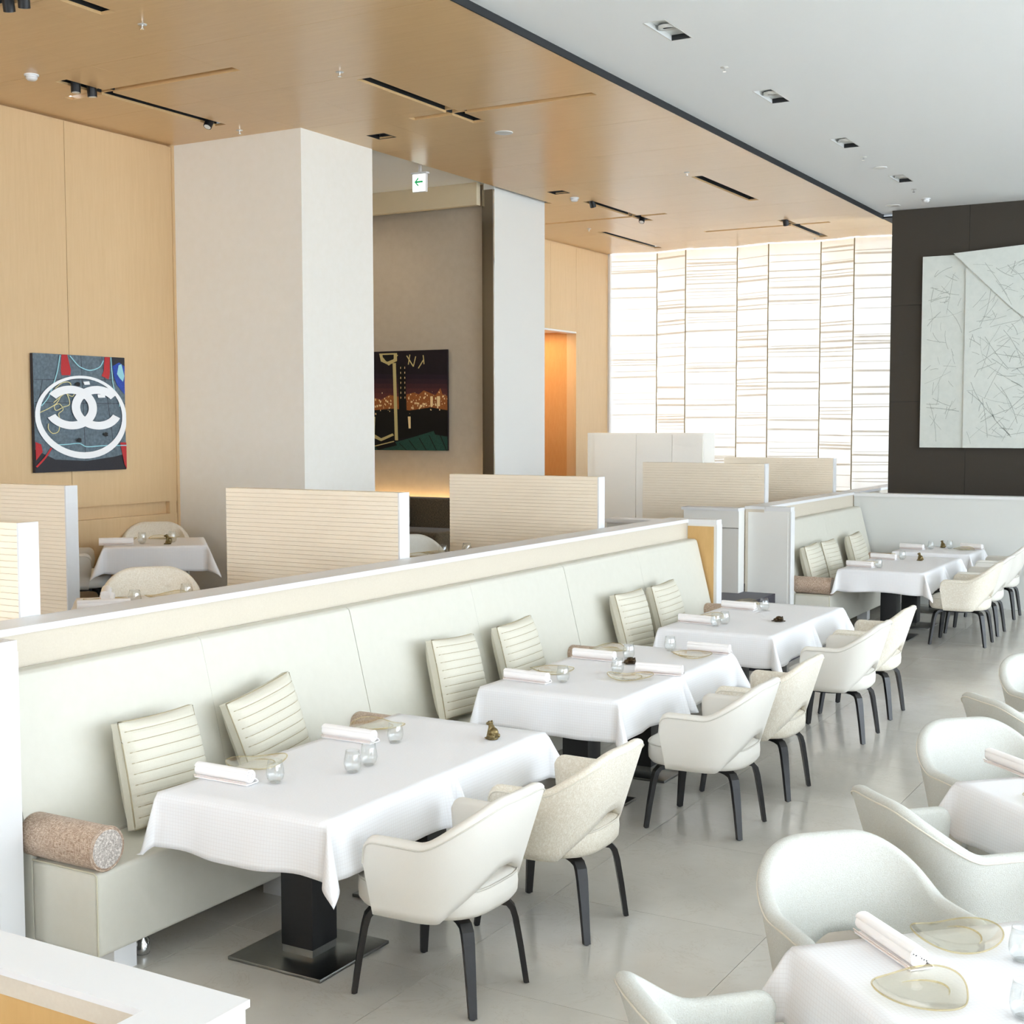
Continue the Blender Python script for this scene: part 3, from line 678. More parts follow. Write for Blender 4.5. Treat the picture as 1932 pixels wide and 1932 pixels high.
for c in ((640,598),(628,1110),(875,1055)): pr1('ink_spot', [(c[0]+28*math.cos(a*PI/5)*(1 if a % 2 else .6), c[1]+20*math.sin(a*PI/5)) for a in range(10)], 'ink')

# --- night city print in the alcove (faces -Y)
XA, ZA, W2, H2, YP = -9.82, 3.085, 1.2, 1.2, 13.40
t = thing('wall_print', 'dark night photo print of a glowing city on the grey alcove wall', 'picture', (0,0,0))
MB().box(XA, XA+W2, YP, YP+.028, ZA-H2, ZA).build('panel', PM['night'], t); MB().box(XA+.1, XA+W2-.1, YP+.028, YP+.04, ZA-H2+.1, ZA-.1).build('mount', 'blackm', t)
lay[0] = 0
def pr2(name, poly, m):
    lay[0] += 1; return MB().flat([(XA+u*W2, ZA-v*H2) for u, v in poly], YP-.0005*lay[0], 'y').build(name, PM[m], t)
for k in range(6): pr2('dusk_sky', [(0,.22+.05*k),(1,.25+.045*k),(1,.62),(0,.62)], 'dusk%d' % k)
pr2('city_glow', [(0,.49),(.12,.47),(.2,.49),(.3,.44),(.42,.46),(.6,.42),(.66,.44),(.72,.40),(.86,.45),(.92,.38),(.94,.44),(1,.46),(1,.60),(.7,.62),(.4,.60),(0,.6)], 'glow')
pr2('dark_buildings', [(0,.60),(.35,.58),(.55,.60),(.8,.57),(1,.60),(1,.82),(0,.92)], 'ink')
pr2('roof_terrace', [(.32,.93),(.62,.86),(.85,.80),(1,.86),(1,1),(0,1),(0,.96)], 'teal')
pr2('tower', [(.345,.12),(.385,.12),(.405,.90),(.365,.90)], 'tower'); pr2('tower_block', [(.41,.14),(.50,.14),(.52,.86),(.425,.88)], 'ink')
pr2('crane_jib', [(.18,.02),(.40,.02),(.40,.10),(.30,.14),(.20,.10)], 'tower'); pr2('crane_gap', [(.22,.035),(.36,.035),(.36,.08),(.28,.105),(.23,.08)], 'ink')
rnd = random.Random(3); mb = MB(); lay[0] += 1
for k in range(150):
    u, v = rnd.uniform(.0,1), rnd.gauss(.51,.045); s = rnd.uniform(.004,.016)
    if .34 < u < .52: continue
    mb.flat([(XA+min(u+a*s,1)*W2, ZA-(v+b*s*1.4)*H2) for a, b in ((0,0),(1,0),(1,1),(0,1))], YP-.0005*lay[0]-.00001*k, 'y')
for k in range(14):
    mb.flat([(XA+(.44+.05*(k % 2)+a*.008)*W2, ZA-(.16+.05*(k//2)+b*.02)*H2) for a, b in ((0,0),(1,0),(1,1),(0,1))], YP-.0005*lay[0], 'y')
o = mb.build('city_lights', PM['lights'], t); o['kind'] = 'stuff'
pr2('lit_sign', [(.80,.46),(.83,.46),(.83,.56),(.80,.56)], 'lights'); pr2('lit_sign', [(.88,.46),(.915,.46),(.915,.56),(.88,.56)], 'lights')
for a, b, c, d in ((.19,.03,.30,.14),(.30,.14,.41,.04),(.52,.05,.60,.16),(.60,.16,.63,.06),(.66,.18,.72,.10),(.56,.04,.54,.14),(.72,.05,.73,.14)):
    dx, dy = c-a, d-b; l = math.hypot(dx, dy); nx, ny = -dy/l*.006, dx/l*.006
    pr2('lattice_bar', [(a+nx,b+ny),(c+nx,d+ny),(c-nx,d-ny),(a-nx,b-ny)], 'tower')
pr2('road', [(.10,.66),(.13,.66),(.12,.84),(.20,.88),(.34,.83),(.36,.85),(.20,.91),(.09,.87)], 'tower')
pr2('lit_shaft', [(.53,.66),(.565,.66),(.565,.78),(.54,.78)], 'lights')
for k in range(5): pr2('roof_joint', [(.42+.12*k,.93-.028*k),(.43+.12*k,.93-.028*k),(.52+.12*k,1.0),(.51+.12*k,1.0)], 'ink')
pr2('parapet_wall', [(.84,.80),(1,.75),(1,.86),(.86,.84)], 'ink')
pr2('skylight', [(.10,.93),(.34,.88),(.40,.95),(.16,1.0)], 'ink'); pr2('skylight_bar', [(.12,.955),(.36,.905),(.365,.915),(.125,.965)], 'tower')

# --- white relief panels on the dark wall
t = thing('relief_artwork', 'large white overlapping panels with grey scratch marks on the dark wall', 'artwork', (0,0,0))
am = mat('chalk white panel', (222,226,220), .6, var=(206,212,206), scale=(2,2,2), amount=.8)
MB().box(-4.07, -3.0, YD-.05, YD-.005, 1.89, 4.32).build('left_panel', am, t)
MB().box(-3.53, -1.0, YD-.075, YD-.05, 1.89, 4.15).build('right_panel', am, t)
MB().prism([(-3.68,4.335),(-2.0,4.44),(-1.0,4.46),(-1.0,3.0),(-2.55,3.28),(-2.99,3.64)], YD-.10, YD-.075, 'y').build('upper_panel', am, t)
rnd = random.Random(11); mb = MB()
def scratch(mb, x, z, a, L, w, y):
    dx, dz = math.cos(a), math.sin(a); n = 4; c = rnd.uniform(-.08,.08); pts = []
    for k in range(n+1):
        s = k/n; pts.append((x+dx*L*s-dz*c*L*4*s*(1-s), z+dz*L*s+dx*c*L*4*s*(1-s)))
    Lf, Rt = stroke(pts, w); vs = [(p[0],y,p[1]) for p in Lf]+[(p[0],y,p[1]) for p in Rt]
    mb.add(vs, [(k,k+1,n+2+k,n+1+k) for k in range(n)])
for k in range(420):
    x = rnd.uniform(-4.03,-1.9); z = rnd.uniform(1.95,4.2); a = rnd.choice((rnd.gauss(.85,.3), rnd.gauss(.1,.3), rnd.gauss(-.9,.4))); L = rnd.choice((.10,.16,.24,.36,.5))
    x1, z1 = x+math.cos(a)*L, z+math.sin(a)*L
    if not (-4.05 < x1 < -1.8 and 1.93 < z1 < 4.28): continue
    ins = lambda X, Z: (X > -3.62 and Z > 4.30-(X+3.62)*1.05)
    if x < -3.56 and x1 < -3.56: y = YD-.0507
    elif ins(x, z) and ins(x1, z1) : y = YD-.1007
    elif x > -3.5 and x1 > -3.5 and z < 4.1 and z1 < 4.1 and not ins(x, z-.1) and not ins(x1, z1-.1): y = YD-.0757
    else: continue
    scratch(mb, x, z, a, L, rnd.uniform(.003,.008), y)
o = mb.build('scratch_marks', mat('grey graphite', (186,193,187), .7, var=(146,153,145), scale=(5,5,5), amount=.7), t); o['kind'] = 'stuff'

# ================================================================ CHAIRS
def sstep(a, b, x):
    t = min(max((x-a)/(b-a), 0), 1); return t*t*(3-2*t)
def chair_meshes(fab):
    TM = 128.0; NT = 73; th = .054
    def plan(t):
        a = abs(t)
        if a <= 90:
            s, c = math.sin(math.radians(a)), math.cos(math.radians(a)); x = .290*s**.72; y = .01+.225*c**.72
        else: x = .290+.006*(a-90)/38; y = .01-.205*(a-90)/38
        return Vector((math.copysign(x, t), y))
    def frame(t):
        p = plan(t); d = plan(min(t+1, TM))-plan(max(t-1, -TM)); n = Vector((-d.y, d.x)).normalized()
        if n.dot(p-Vector((0,-.02))) < 0: n = -n
        return p, n
    rows = []; NP = 9; path_o = []
    for k in range(NT):
        t = -TM+2*TM*k/(NT-1); a = abs(t); p, n = frame(t)
        zt = .646+.166*(1-sstep(10, 78, a)); zb = .358+.176*(1-min(max((a-4)/54, 0), 1)); lean = .040+.095*(1-sstep(25, 90, a))
        e = (TM-a)/15.0           # arm front rounding
        tk = th; push = 0
        if e < 1: f = math.sqrt(max(0, 1-(1-e)**2)); zt = .53+(zt-.53)*(.25+.75*f); tk = th*(.25+.75*f)
        fw = .07*max(0, (a-90)/38)   # front edge slopes back towards the bottom
        ring = []
        def pos(z, off):
            s = (z-.37)/.44; q = p+n*(lean*s+off)
            return Vector((q.x, q.y+fw*(1-s)*1.0 if a > 90 else q.y, z))
        for i in range(NP): ring.append(pos(zb+(zt-zb)*i/(NP-1), 0))
        for i in range(1, 6):
            b = PI*i/6; ring.append(pos(zt+tk*.5*math.sin(b)*.75, -tk*.5*(1-math.cos(b))))
        for i in range(NP): ring.append(pos(zt-(zt-zb)*i/(NP-1), -tk))
        rows.append(ring); path_o.append(pos(zt-.004, .002))
    m = len(rows[0]); sh = MB(); sh.grid(lambda i, j: rows[j][i], m, NT, closeu=True)
    sh.add(rows[0], [tuple(range(m))]); sh.add(rows[-1], [tuple(range(m-1,-1,-1))])
    out = {'shell': sh.mesh('shell', fab), 'shell_piping': MB().tube(path_o, .0032, 6).mesh('shell_piping', 'welt' if fab != 'ivory' else 'ivoryw')}
    # seat cushion
    def outline(a, k=1.0, dz=0):
        c, s = math.cos(a), math.sin(a); ex = .62
        x = .270*math.copysign(abs(c)**ex, c); y = (.262 if s < 0 else .30)*math.copysign(abs(s)**(ex if s < 0 else .8), s)
        return (x*k, y*k-.035)
    prof = [(.0,.356),(.80,.356),(.95,.364),(1.0,.385),(1.008,.42),(1.0,.455),(.985,.47),(.90,.483),(.6,.492),(.0,.495)]
    N = 40; se = MB(); se.grid(lambda i, j: (*outline(2*PI*i/N, max(prof[j][0], .001)), prof[j][1]), N, len(prof), closeu=True)
    out['seat'] = se.mesh('seat', fab)
    out['seat_piping'] = MB().tube([(*outline(2*PI*i/N, 1.0), .468) for i in range(N)], .0045, 6, True).mesh('seat_piping', 'welt' if fab != 'ivory' else 'ivoryw')
    under = MB(); under.cyl((0,-.03,0), .20, .332, .358, 20); out['under_frame'] = under.mesh('under_frame', 'blackm')
    for nm, fx, fy in (('leg', .235, -.26), ('leg', -.235, -.26), ('leg', .195, .26), ('leg', -.195, .26)):
        d = Vector((fx, fy, 0)); d2 = d.normalized(); start = d2*.10; knee = d2*(d.length-.055)
        pts = [start+Vector((0,0,.338)), d2*(knee.length-.06)+Vector((0,0,.338)), d2*(knee.length-.02)+Vector((0,0,.331)), knee+Vector((0,0,.308)), knee+d2*.012+Vector((0,0,.268)), d2*(d.length-.022)+Vector((0,0,.15)), d]
        pr = [(.022,.011),(.023,.011),(.023,.012),(.0235,.0125),(.0225,.012),(.0185,.0115),(.0145,.011)]
        sd = Vector((-d2.y, d2.x, 0)); mb = MB(); rings = []
        for k, p in enumerate(pts):
            a = pts[max(k-1,0)]; b = pts[min(k+1,6)]; tg = (b-a).normalized(); y = sd.cross(tg).normalized(); w, h = pr[k]
            rings.append([p+sd*w*sx+y*h*sy for sx, sy in ((-1,-1),(1,-1),(1,1),(-1,1))])
        for r in rings[-1]: r.z = max(r.z, 0.004)
        rings[-1] = [Vector((r.x, r.y, .004)) for r in rings[-1]]
        mb.grid(lambda i, j: rings[j][i], 4, 7, closeu=True, smooth=False, flip=True); mb.add(rings[0], [(0,1,2,3)]); mb.add(rings[-1], [(3,2,1,0)])
        key = 'leg%d' % len([k for k in out if k.startswith('leg')]); out[key] = mb.mesh('leg', 'leg')
        g = MB().cyl((d.x, d.y, 0), .010, 0, .006, 10); out['glide'+key] = g.mesh('foot_glide', 'blackm')
    return out
CH = {f: chair_meshes(f) for f in ('ivory', 'oatmeal', 'boucle')}
def chair(x, y, rz, fab, label, z=0, group=None):
    t = thing('armchair', label, 'chair', (x, y, z), rz, group); ms = CH[fab]
    sh = share('backrest_shell', ms['shell'], t); share('piping', ms['shell_piping'], sh)
    se = share('seat', ms['seat'], t); share('piping', ms['seat_piping'], se); share('under_frame', ms['under_frame'], t)
    for k in range(4):
        l = share('leg', ms['leg%d' % k], t); share('foot_glide', ms['glideleg%d' % k], l)
    return t
G1 = 'armchairs along the banquette tables'
FX = -PI/2          # facing the banquette (-X)
chair(-2.79, 4.29, FX-.02, 'ivory', 'ivory armchair nearest the viewer at the first banquette table', 0, G1)
chair(-2.75, 5.13, FX, 'oatmeal', 'oatmeal tweed armchair at the far half of the first banquette table', 0, G1)
chair(-2.69, 6.80, FX, 'ivory', 'ivory armchair at the near half of the second banquette table', 0, G1)
chair(-2.70, 7.63, FX, 'oatmeal', 'pale tweed armchair at the far half of the second banquette table', 0, G1)
chair(-2.70, 9.23, FX, 'ivory', 'ivory armchair at the near half of the third banquette table', 0, G1)
chair(-2.73, 10.08, FX, 'oatmeal', 'tweed armchair at the far half of the third banquette table', 0, G1)
chair(-2.74, 13.75, FX, 'oatmeal', 'golden tweed armchair at the table before the low white wall, front one', 0, G1)
chair(-2.76, 14.54, FX, 'ivory', 'second armchair of the far row before the low white wall', 0, G1)
chair(-2.82, 15.87, FX, 'ivory', 'last armchair of the far row, against the low white wall', 0, G1)
G2 = 'boucle armchairs around the diagonal tables'
DR = .49
RT = [(-.563, 3.60), (-.53, 5.63), (-.53, 7.66)]
SW, NW, NE, SE = 3*PI/4, PI/4, -PI/4, -3*PI/4
rl = [('boucle armchair seen from inside, behind the nearest diagonal table', 'boucle armchair cut by the bottom edge beside the nearest diagonal table'),
      ('boucle armchair seen from inside, behind the second diagonal table', 'boucle armchair with its back to the viewer at the second diagonal table'),
      ('boucle armchair cut by the right edge, farthest of the diagonal tables', 'boucle armchair back cut by the right edge at the third diagonal table')]
for k, (x, y) in enumerate(RT):
    chair(x-DR, y+DR, NW, 'boucle', rl[k][0], 0, G2); chair(x-DR, y-DR, SW, 'boucle', rl[k][1], 0, G2)
    if k < 2:
        chair(x+DR, y+DR, NE, 'boucle', ('boucle armchair at the window side of the %s diagonal table' % ('nearest', 'second')[k]), 0, G2)
G3 = 'armchairs on the upper level'
UT = [(-8.56, 8.56), (-5.60, 5.55), (-5.60, 8.45)]
chair(UT[0][0]-.46, UT[0][1]+.46, NW, 'oatmeal', 'tweed armchair behind the upper table in front of the timber wall', ZU, G3)
chair(UT[0][0]-.46, UT[0][1]-.50, SW, 'ivory', 'pale armchair left of the upper table, half hidden by a ribbed screen', ZU, G3)
chair(UT[1][0]-.50, UT[1][1]+.50, NW, 'oatmeal', 'tweed armchair at the upper table cut off by the partition capping', ZU, G3)
chair(UT[2][0]-.50, UT[2][1]+.50, NW, 'boucle', 'white armchair on the upper level peeking between two ribbed screens', ZU, G3)

# ================================================================ TABLES AND CLOTHS
TH = .72
def table_meshes():
    o = {}
    o['tabletop'] = MB().bbox(-.415, .415, -.415, .415, .672, .708, .006).mesh('table_top', 'blackm')
    o['column'] = MB().bbox(-.082, .082, -.082, .082, .045, .672, .003).mesh('pedestal', 'blackm')
    o['collar'] = MB().box(-.079, .079, -.079, .079, .014, .045).mesh('collar', 'steel')
    o['plate'] = MB().bbox(-.24, .24, -.235, .235, 0, .014, .003).mesh('base_plate', 'steel')
    return o
TB = table_meshes()
def table(x, y, z, rz, label, group):
    t = thing('pedestal_table', label, 'table', (x, y, z), rz, group)
    share('table_top', TB['tabletop'], t); c = share('pedestal', TB['column'], t); share('collar', TB['collar'], c); share('base_plate', TB['plate'], t)
def cloth(x, y, z, rz, label, group, jy=0, bench=False, seed=0, ay=.42, ax=.43):
    """jy: side (+1/-1 in local y) joined to the neighbouring table"""
    r = random.Random(seed); O = .222; NO = 10
    def axis(a, neg, pos):
        q = [-a-O*k/NO for k in range(NO, 0, -1)] if neg else []
        q += [-a]+sorted([-a+2*a*k/22 for k in range(1, 22)]+([.009*k+.002 for k in range(-14, 15)] if a > .6 else []))+[a]
        q += [a+O*k/NO for k in range(1, NO+1)] if pos else []
        return q
    us = axis(ax, True, True); vs = axis(ay, jy != -1, jy != 1)
    ph = [r.uniform(0, 6) for _ in range(8)]
    def hang(d, s, e, i):      # d past the edge, s along the edge, e closeness to a free corner
        lean = math.radians(5)
        wav = (.010*math.sin(s*11+ph[i])+.006*math.sin(s*23+ph[i+1]))*(d/O)**1.3*(1-e)
        return .006*min(d/.012, 1)+d*math.sin(lean)+wav, -d*math.cos(lean)+min(d, .006)*.5+.010*math.sin(s*7+ph[i+2])*(d/O)**2*(1-e)
    def P(u, v):
        du, dv = max(abs(u)-ax, 0), max(abs(v)-ay, 0); su, sv = math.copysign(1, u), math.copysign(1, v); zt = TH
        if not du and not dv: return [u, v, zt]
        if du and not dv:
            e = math.exp(-(ay-abs(v))/.06); o, h = hang(du, v, e, 0 if su > 0 else 1)
            if ay > .6:     # pleat hanging where the two tables meet
                k = du/O; o += k*(.045*math.exp(-((v+.035)/.030)**2)-.030*math.exp(-(v/.012)**2)+.075*math.exp(-((v-.014-.045*k)/(.010+.026*k))**2))
                return [su*(ax+o), v, zt+h]
            return [su*(ax+o), v, zt+h]
        if dv and not du:
            e = math.exp(-(ax-abs(u))/.06); o, h = hang(dv, u, e, 2 if sv > 0 else 3); return [u, sv*(ay+o), zt+h]
        rr = math.hypot(du, dv); al = math.atan2(dv, du); be = math.radians(5+(10 if bench and su < 0 else 24)*math.sin(2*al)**1.6); o = .006+rr*math.sin(be)
        return [su*(ax+o*math.cos(al)), sv*(ay+o*math.sin(al)), zt-rr*math.cos(be)+.003]
    pts = [P(u, v) for v in vs for u in us]
    if bench:
        for p in pts:
            if p[0] < -.46 and p[2] < .468:
                p[2] = .468+.004*math.sin(p[1]*40)
    mb = MB(); nu, nv = len(us), len(vs)
    fs = []
    for j in range(nv-1):
        for i in range(nu-1):
            a, b, c, d = j*nu+i, j*nu+i+1, (j+1)*nu+i+1, (j+1)*nu+i
            if abs(us[i]+us[i+1])/2 > ax and abs(vs[j]+vs[j+1])/2 > ay:
                fs += [(a,b,c),(a,c,d)] if (us[i]+us[i+1])*(vs[j]+vs[j+1]) > 0 else [(a,b,d),(b,c,d)]
            else: fs.append((a,b,c,d))
    mb.add(pts, fs, True)
    mb.uv = [(u+5, v+5) for v in vs for u in us]
    o = mb.build('tablecloth', 'linen', None, (x, y, z), rz); tag(o, label, 'tablecloth', group)
    sd = o.modifiers.new('thickness', 'SOLIDIFY'); sd.thickness = .0022; sd.offset = -1
TX = -3.465
sets = [(4.30, 5.15, 'first'), (6.80, 7.68, 'second'), (9.29, 10.16, 'third'), (13.80, 14.68, 'fourth')]
for k, (a, b, nm_) in enumerate(sets):
    w = {'first':'first banquette table from the viewer','second':'second banquette table','third':'third banquette table','fourth':'large table beyond the steps'}[nm_]
    table(TX, a, 0, 0, 'black pedestal table under the near half of the '+w, 'pedestal tables along the banquette'); table(TX, b, 0, 0, 'black pedestal table under the far half of the '+w, 'pedestal tables along the banquette')
    cloth(TX, (a+b)/2, 0, 0, 'white cloth draped over the '+w, 'white tablecloths along the banquette', 0, True, 10+k, (b-a)/2+.42)
table(TX, 15.98, 0, 0, 'black pedestal table nearest the low white wall', 'pedestal tables along the banquette'); cloth(TX, 15.98, 0, 0, 'white cloth on the small table nearest the low white wall', 'white tablecloths along the banquette', 0, True, 51, .42)
on = ['nearest', 'second', 'third']
for k, (x, y) in enumerate(RT):
    table(x, y, 0, PI/4, 'pedestal table under the %s diagonal cloth at the right' % on[k], 'diagonal pedestal tables at the right'); cloth(x, y, 0, PI/4, '%s diagonally placed white tablecloth at the right edge' % on[k], 'diagonal white tablecloths at the right', 0, False, 60+k, .425, .425)
ul = ['in front of the timber wall', 'cut off by the partition capping', 'between two ribbed screens']
for k, (x, y) in enumerate(UT):
    table(x, y, ZU, PI/4, 'upper level pedestal table '+ul[k], 'pedestal tables on the upper level'); cloth(x, y, ZU, PI/4, 'white tablecloth on the upper level, '+ul[k], 'white tablecloths on the upper level', 0, False, 70+k, .425, .425)

# ================================================================ CUSHIONS AND BOLSTERS
def cushion_mesh(seed):
    r = random.Random(seed); N = 20; S = .235; R = []
    def prof(u, v):
        a = (1-abs(u)**3.2)*(1-abs(v)**3.2); return .022+.070*max(a, 0)**.5
    NL = 10
    def groove(v):
        q = (v+1)/2*NL; f = q-round(q); return .006*math.exp(-(f/.10)**2) if .08 < (v+1)/2 < .95 else 0
    mb = MB(); NV = 61
    wob = [r.uniform(-.012,.012) for _ in range(4)]
    def edge(u, v):
        pin = 1-.035*(1-abs(u)**2)*(abs(v)) ; pin2 = 1-.03*(1-abs(v)**2)*abs(u)
        return u*S*pin2+wob[0]*v*u, v*S*pin+wob[1]*u*v*.5
    def F(i, j, sg):
        u, v = -1+2*i/(N-1), -1+2*j/(NV-1); x, z = edge(u, v); h = prof(u, v)-(groove(v) if sg < 0 else 0)
        if abs(u) > .999 or abs(v) > .999: h = .022
        return (x, sg*h, z)
    mb.grid(lambda i, j: F(i, j, -1), N, NV); mb.grid(lambda i, j: F(i, j, 1), N, NV, flip=True)
    rim = [(i, 0) for i in range(N)]+[(N-1, j) for j in range(1, NV)]+[(i, NV-1) for i in range(N-2, -1, -1)]+[(0, j) for j in range(NV-2, 0, -1)]
    n = len(rim); vs = [F(i, j, -1) for i, j in rim]+[F(i, j, 1) for i, j in rim]
    mb.add(vs, [(k, n+k, n+(k+1) % n, (k+1) % n) for k in range(n)], True)
    sm = MB()
    for k in range(1, NL):
        v = -1+2*k/NL
        pts = []
        for i in range(15):
            u = -.94+1.88*i/14; x, z = edge(u, v); pts.append((x, -(prof(u, v)-groove(v))-.0005, z))
        sm.tube(pts, .0022, 5)
    wl_ = MB().tube([(F(i, j, -1)[0]*1.0, -.022, F(i, j, -1)[2]) for i, j in rim[::2]], .0035, 5, True)
    return mb.mesh('cover', 'cushion'), sm.mesh('stitched_seams', 'seam'), wl_.mesh('piping', 'seam')
CU = [cushion_mesh(s) for s in (1, 2, 3)]
def cushion(y, label, k, tilt=0, rz=0, dx=0):
    # leaning against the sloping backrest: local front -y faces +X
    t = thing('cushion', label, 'cushion', (0,0,0), 0, 'ivory channel-stitched cushions on the banquettes')
    lean = math.radians(15)
    m = Matrix.Translation((-4.262+dx, y, .69)) @ Matrix.Rotation(rz, 4, 'Z') @ Matrix.Rotation(PI/2, 4, 'Z') @ Matrix.Rotation(-lean, 4, 'X') @ Matrix.Rotation(tilt, 4, 'Y')
    t.matrix_world = m
    c = share('cover', CU[k][0], t); s = share('stitched_seams', CU[k][1], c); s['kind'] = 'stuff'; share('piping', CU[k][2], c)
cushion(4.28, 'ivory channel-stitched cushion nearest the viewer, beside the bolster', 0, .02)
cushion(5.00, 'ivory cushion leaning askew behind the first banquette table', 1, -.14)
cushion(6.72, 'ivory cushion just left of the second banquette table', 2, .05)
cushion(7.48, 'ivory cushion behind the second banquette table', 0, -.03)
cushion(9.22, 'ivory cushion left of the pair beside the third banquette table', 1, .03)
cushion(9.88, 'ivory cushion right of the pair beside the third banquette table', 2, -.03)
cushion(13.77, 'ivory cushion next to the white edged return on the far banquette', 0, -.02)
cushion(14.36, 'middle ivory cushion of three on the far banquette', 1, .02)
cushion(15.42, 'ivory cushion nearest the low white wall on the far banquette', 2, -.05)
def bolster_mesh():
    R_, L = .088, .42; mb = MB(); n = 28
    pf = [(R_-.012, 0), (R_-.003, .004), (R_, .012), (R_, L-.012), (R_-.003, L-.004), (R_-.012, L)]
    mb.grid(lambda i, j: (pf[j][1], pf[j][0]*math.cos(2*PI*i/n), R_+pf[j][0]*math.sin(2*PI*i/n)), n, 6, closeu=True)
    e = MB()
    for x in (L,): e.add([(x, (R_-.012)*math.cos(2*PI*i/n), R_+(R_-.012)*math.sin(2*PI*i/n)) for i in range(n)], [tuple(range(n)) if x else tuple(range(n-1,-1,-1))])
    p = MB().tube([(L-.006, (R_-.001)*math.cos(2*PI*i/n), R_+(R_-.001)*math.sin(2*PI*i/n)) for i in range(n)], .004, 6, True, up=Vector((1,0,0)))
    return mb.mesh('cover', 'tweed'), e.mesh('end_cap', 'tweedend'), p.mesh('piping', 'tweed')
BO = bolster_mesh()
def bolster(y, label):
    t = thing('bolster', label, 'bolster', (-4.385, y, .444), 0, 'brown tweed bolsters on the banquettes')
    c = share('cover', BO[0], t); share('end_cap', BO[1], t); share('piping', BO[2], c)
bolster(3.675, 'brown tweed bolster with pale round end at the near end of the banquette')
bolster(5.88, 'brown tweed bolster behind the first banquette table')
bolster(8.44, 'brown tweed bolster behind the second banquette table')
bolster(11.02, 'brown tweed bolster against the tan panelled return')
bolster(13.445, 'brown tweed bolster at the start of the far banquette')
bolster(16.37, 'brown tweed bolster in the corner by the low white wall')

# ================================================================ TABLEWARE
def napkin_mesh():
    L, pts = .285, []; n = 44
    for k in range(n):
        a = k/n*2.6*2*PI; r = .006+.0185*k/n; pts.append((r*math.cos(a-.9), .0265+r*.92*math.sin(a-.9)))
    pts = [p for p in pts]; last = pts[-1]
    tail = [(.030,.012),(.036,.004),(.030,.0025),(-.02,.0025)]
    mb = MB(); full = pts+tail; th = .0016
    m = len(full); outer, inner = stroke(full, th*2)
    loop = outer+inner[::-1]; nn = len(loop)
    fx = lambda j: -L/2+L*j/8
    mb.grid(lambda i, j: (fx(j), loop[i][0], max(loop[i][1], .0004)), nn, 9, closeu=True)
    for x in (-L/2, L/2): mb.add([(x, p[0], max(p[1], .0004)) for p in outer]+[(x, p[0], max(p[1], .0004)) for p in inner], [(k,k+1,m+k+1,m+k) for k in range(m-1)])
    # solid heart so that no light shows through
    mb.tube([(-L/2+.004,0,.0265),(L/2-.004,0,.0265)], .020, 16)
    hem = MB().tube([(-L/2,-.021,.006),(0,-.0215,.0062),(L/2,-.021,.006)], .0014, 6).tube([(-L/2,-.0235,.012),(L/2,-.0235,.012)], .0012, 5)
    return mb.mesh('roll', 'napkin'), hem.mesh('hem', 'pink')
NP_ = napkin_mesh()
def napkin(x, y, rz, label, z=TH, g='white rolled napkins'):
    t = thing('rolled_napkin', label, 'napkin', (x, y, z+.002), rz, g); c = share('roll', NP_[0], t); c.scale = (1, 1.3, 1.3); share('hem', NP_[1], c)
def plate_mesh(seed):
    r = random.Random(seed); p1, p2, p3 = (r.uniform(0,6) for _ in range(3)); N = 48
    def rad(a): return .128*(1+.07*math.sin(2*a+p1)+.04*math.sin(3*a+p2))
    def rz(a): return .017+.008*math.sin(2*a+p3)+.004*math.sin(3*a+p1)
    prof = [(.0,.003),(.30,.003),(.55,.004),(.72,.008),(.88,.62),(1.0,1.0)]
    def P(i, j, off=0):
        a = 2*PI*i/N; k, h = prof[j]; z = h if j < 4 else .006+(rz(a)-.006)*(0.45 if j == 4 else 1)
        return (rad(a)*k*math.cos(a), rad(a)*k*math.sin(a), z+off)
    mb = MB(); mb.grid(lambda i, j: P(i, j, .003), N, len(prof), closeu=True); mb.grid(lambda i, j: P(i, j, 0), N, len(prof), closeu=True, flip=True)
    rim = MB().tube([P(i, 5, .0015) for i in range(N)], .0026, 6, True)
    sw = MB().tube([(rad(a)*.62*math.cos(a), rad(a)*.5*math.sin(a), .010) for a in [p1+k*.12 for k in range(22)]], [.0008+.0022*math.sin(PI*k/21) for k in range(22)], 5)
    return mb.mesh('dish', 'plate'), rim.mesh('rim', 'platerim'), sw.mesh('swirl', 'platerim')
PL = [plate_mesh(s) for s in (2, 5, 9)]
def plate(x, y, rz, label, z=TH, k=0, g='amber glass plates'):
    t = thing('glass_plate', label, 'plate', (x, y, z+.0025), rz, g); c = share('dish', PL[k][0], t); share('rim', PL[k][1], t); share('swirl', PL[k][2], c)
def glass_mesh():
    o = [(.0,0),(.020,0),(.026,.003),(.034,.018),(.0375,.036),(.036,.058),(.032,.078),(.0295,.094)]
    i = [(.0285,.094),(.031,.078),(.035,.058),(.0365,.036),(.033,.020),(.024,.008),(.0,.007)]
    base = MB().lathe([(.0,.0005),(.019,.0005),(.023,.004),(.018,.0065),(.0,.0065)], 24)
    return MB().lathe(o+i, 28).mesh('bowl', 'glass'), base.mesh('base', 'chrome' if False else clear_mat('thick glass base', (248,249,250), .4)), MB().tube([(.029*math.cos(2*PI*k/28), .029*math.sin(2*PI*k/28), .0943) for k in range(28)], .0009, 5, True).mesh('rim', 'glass')
GL = glass_mesh()
def glass(x, y, label, z=TH, g='stemless glass tumblers'):
    t = thing('tumbler', label, 'glass', (x, y, z+.0025), 0, g); c = share('bowl', GL[0], t); share('base', GL[1], t); share('rim', GL[2], c)
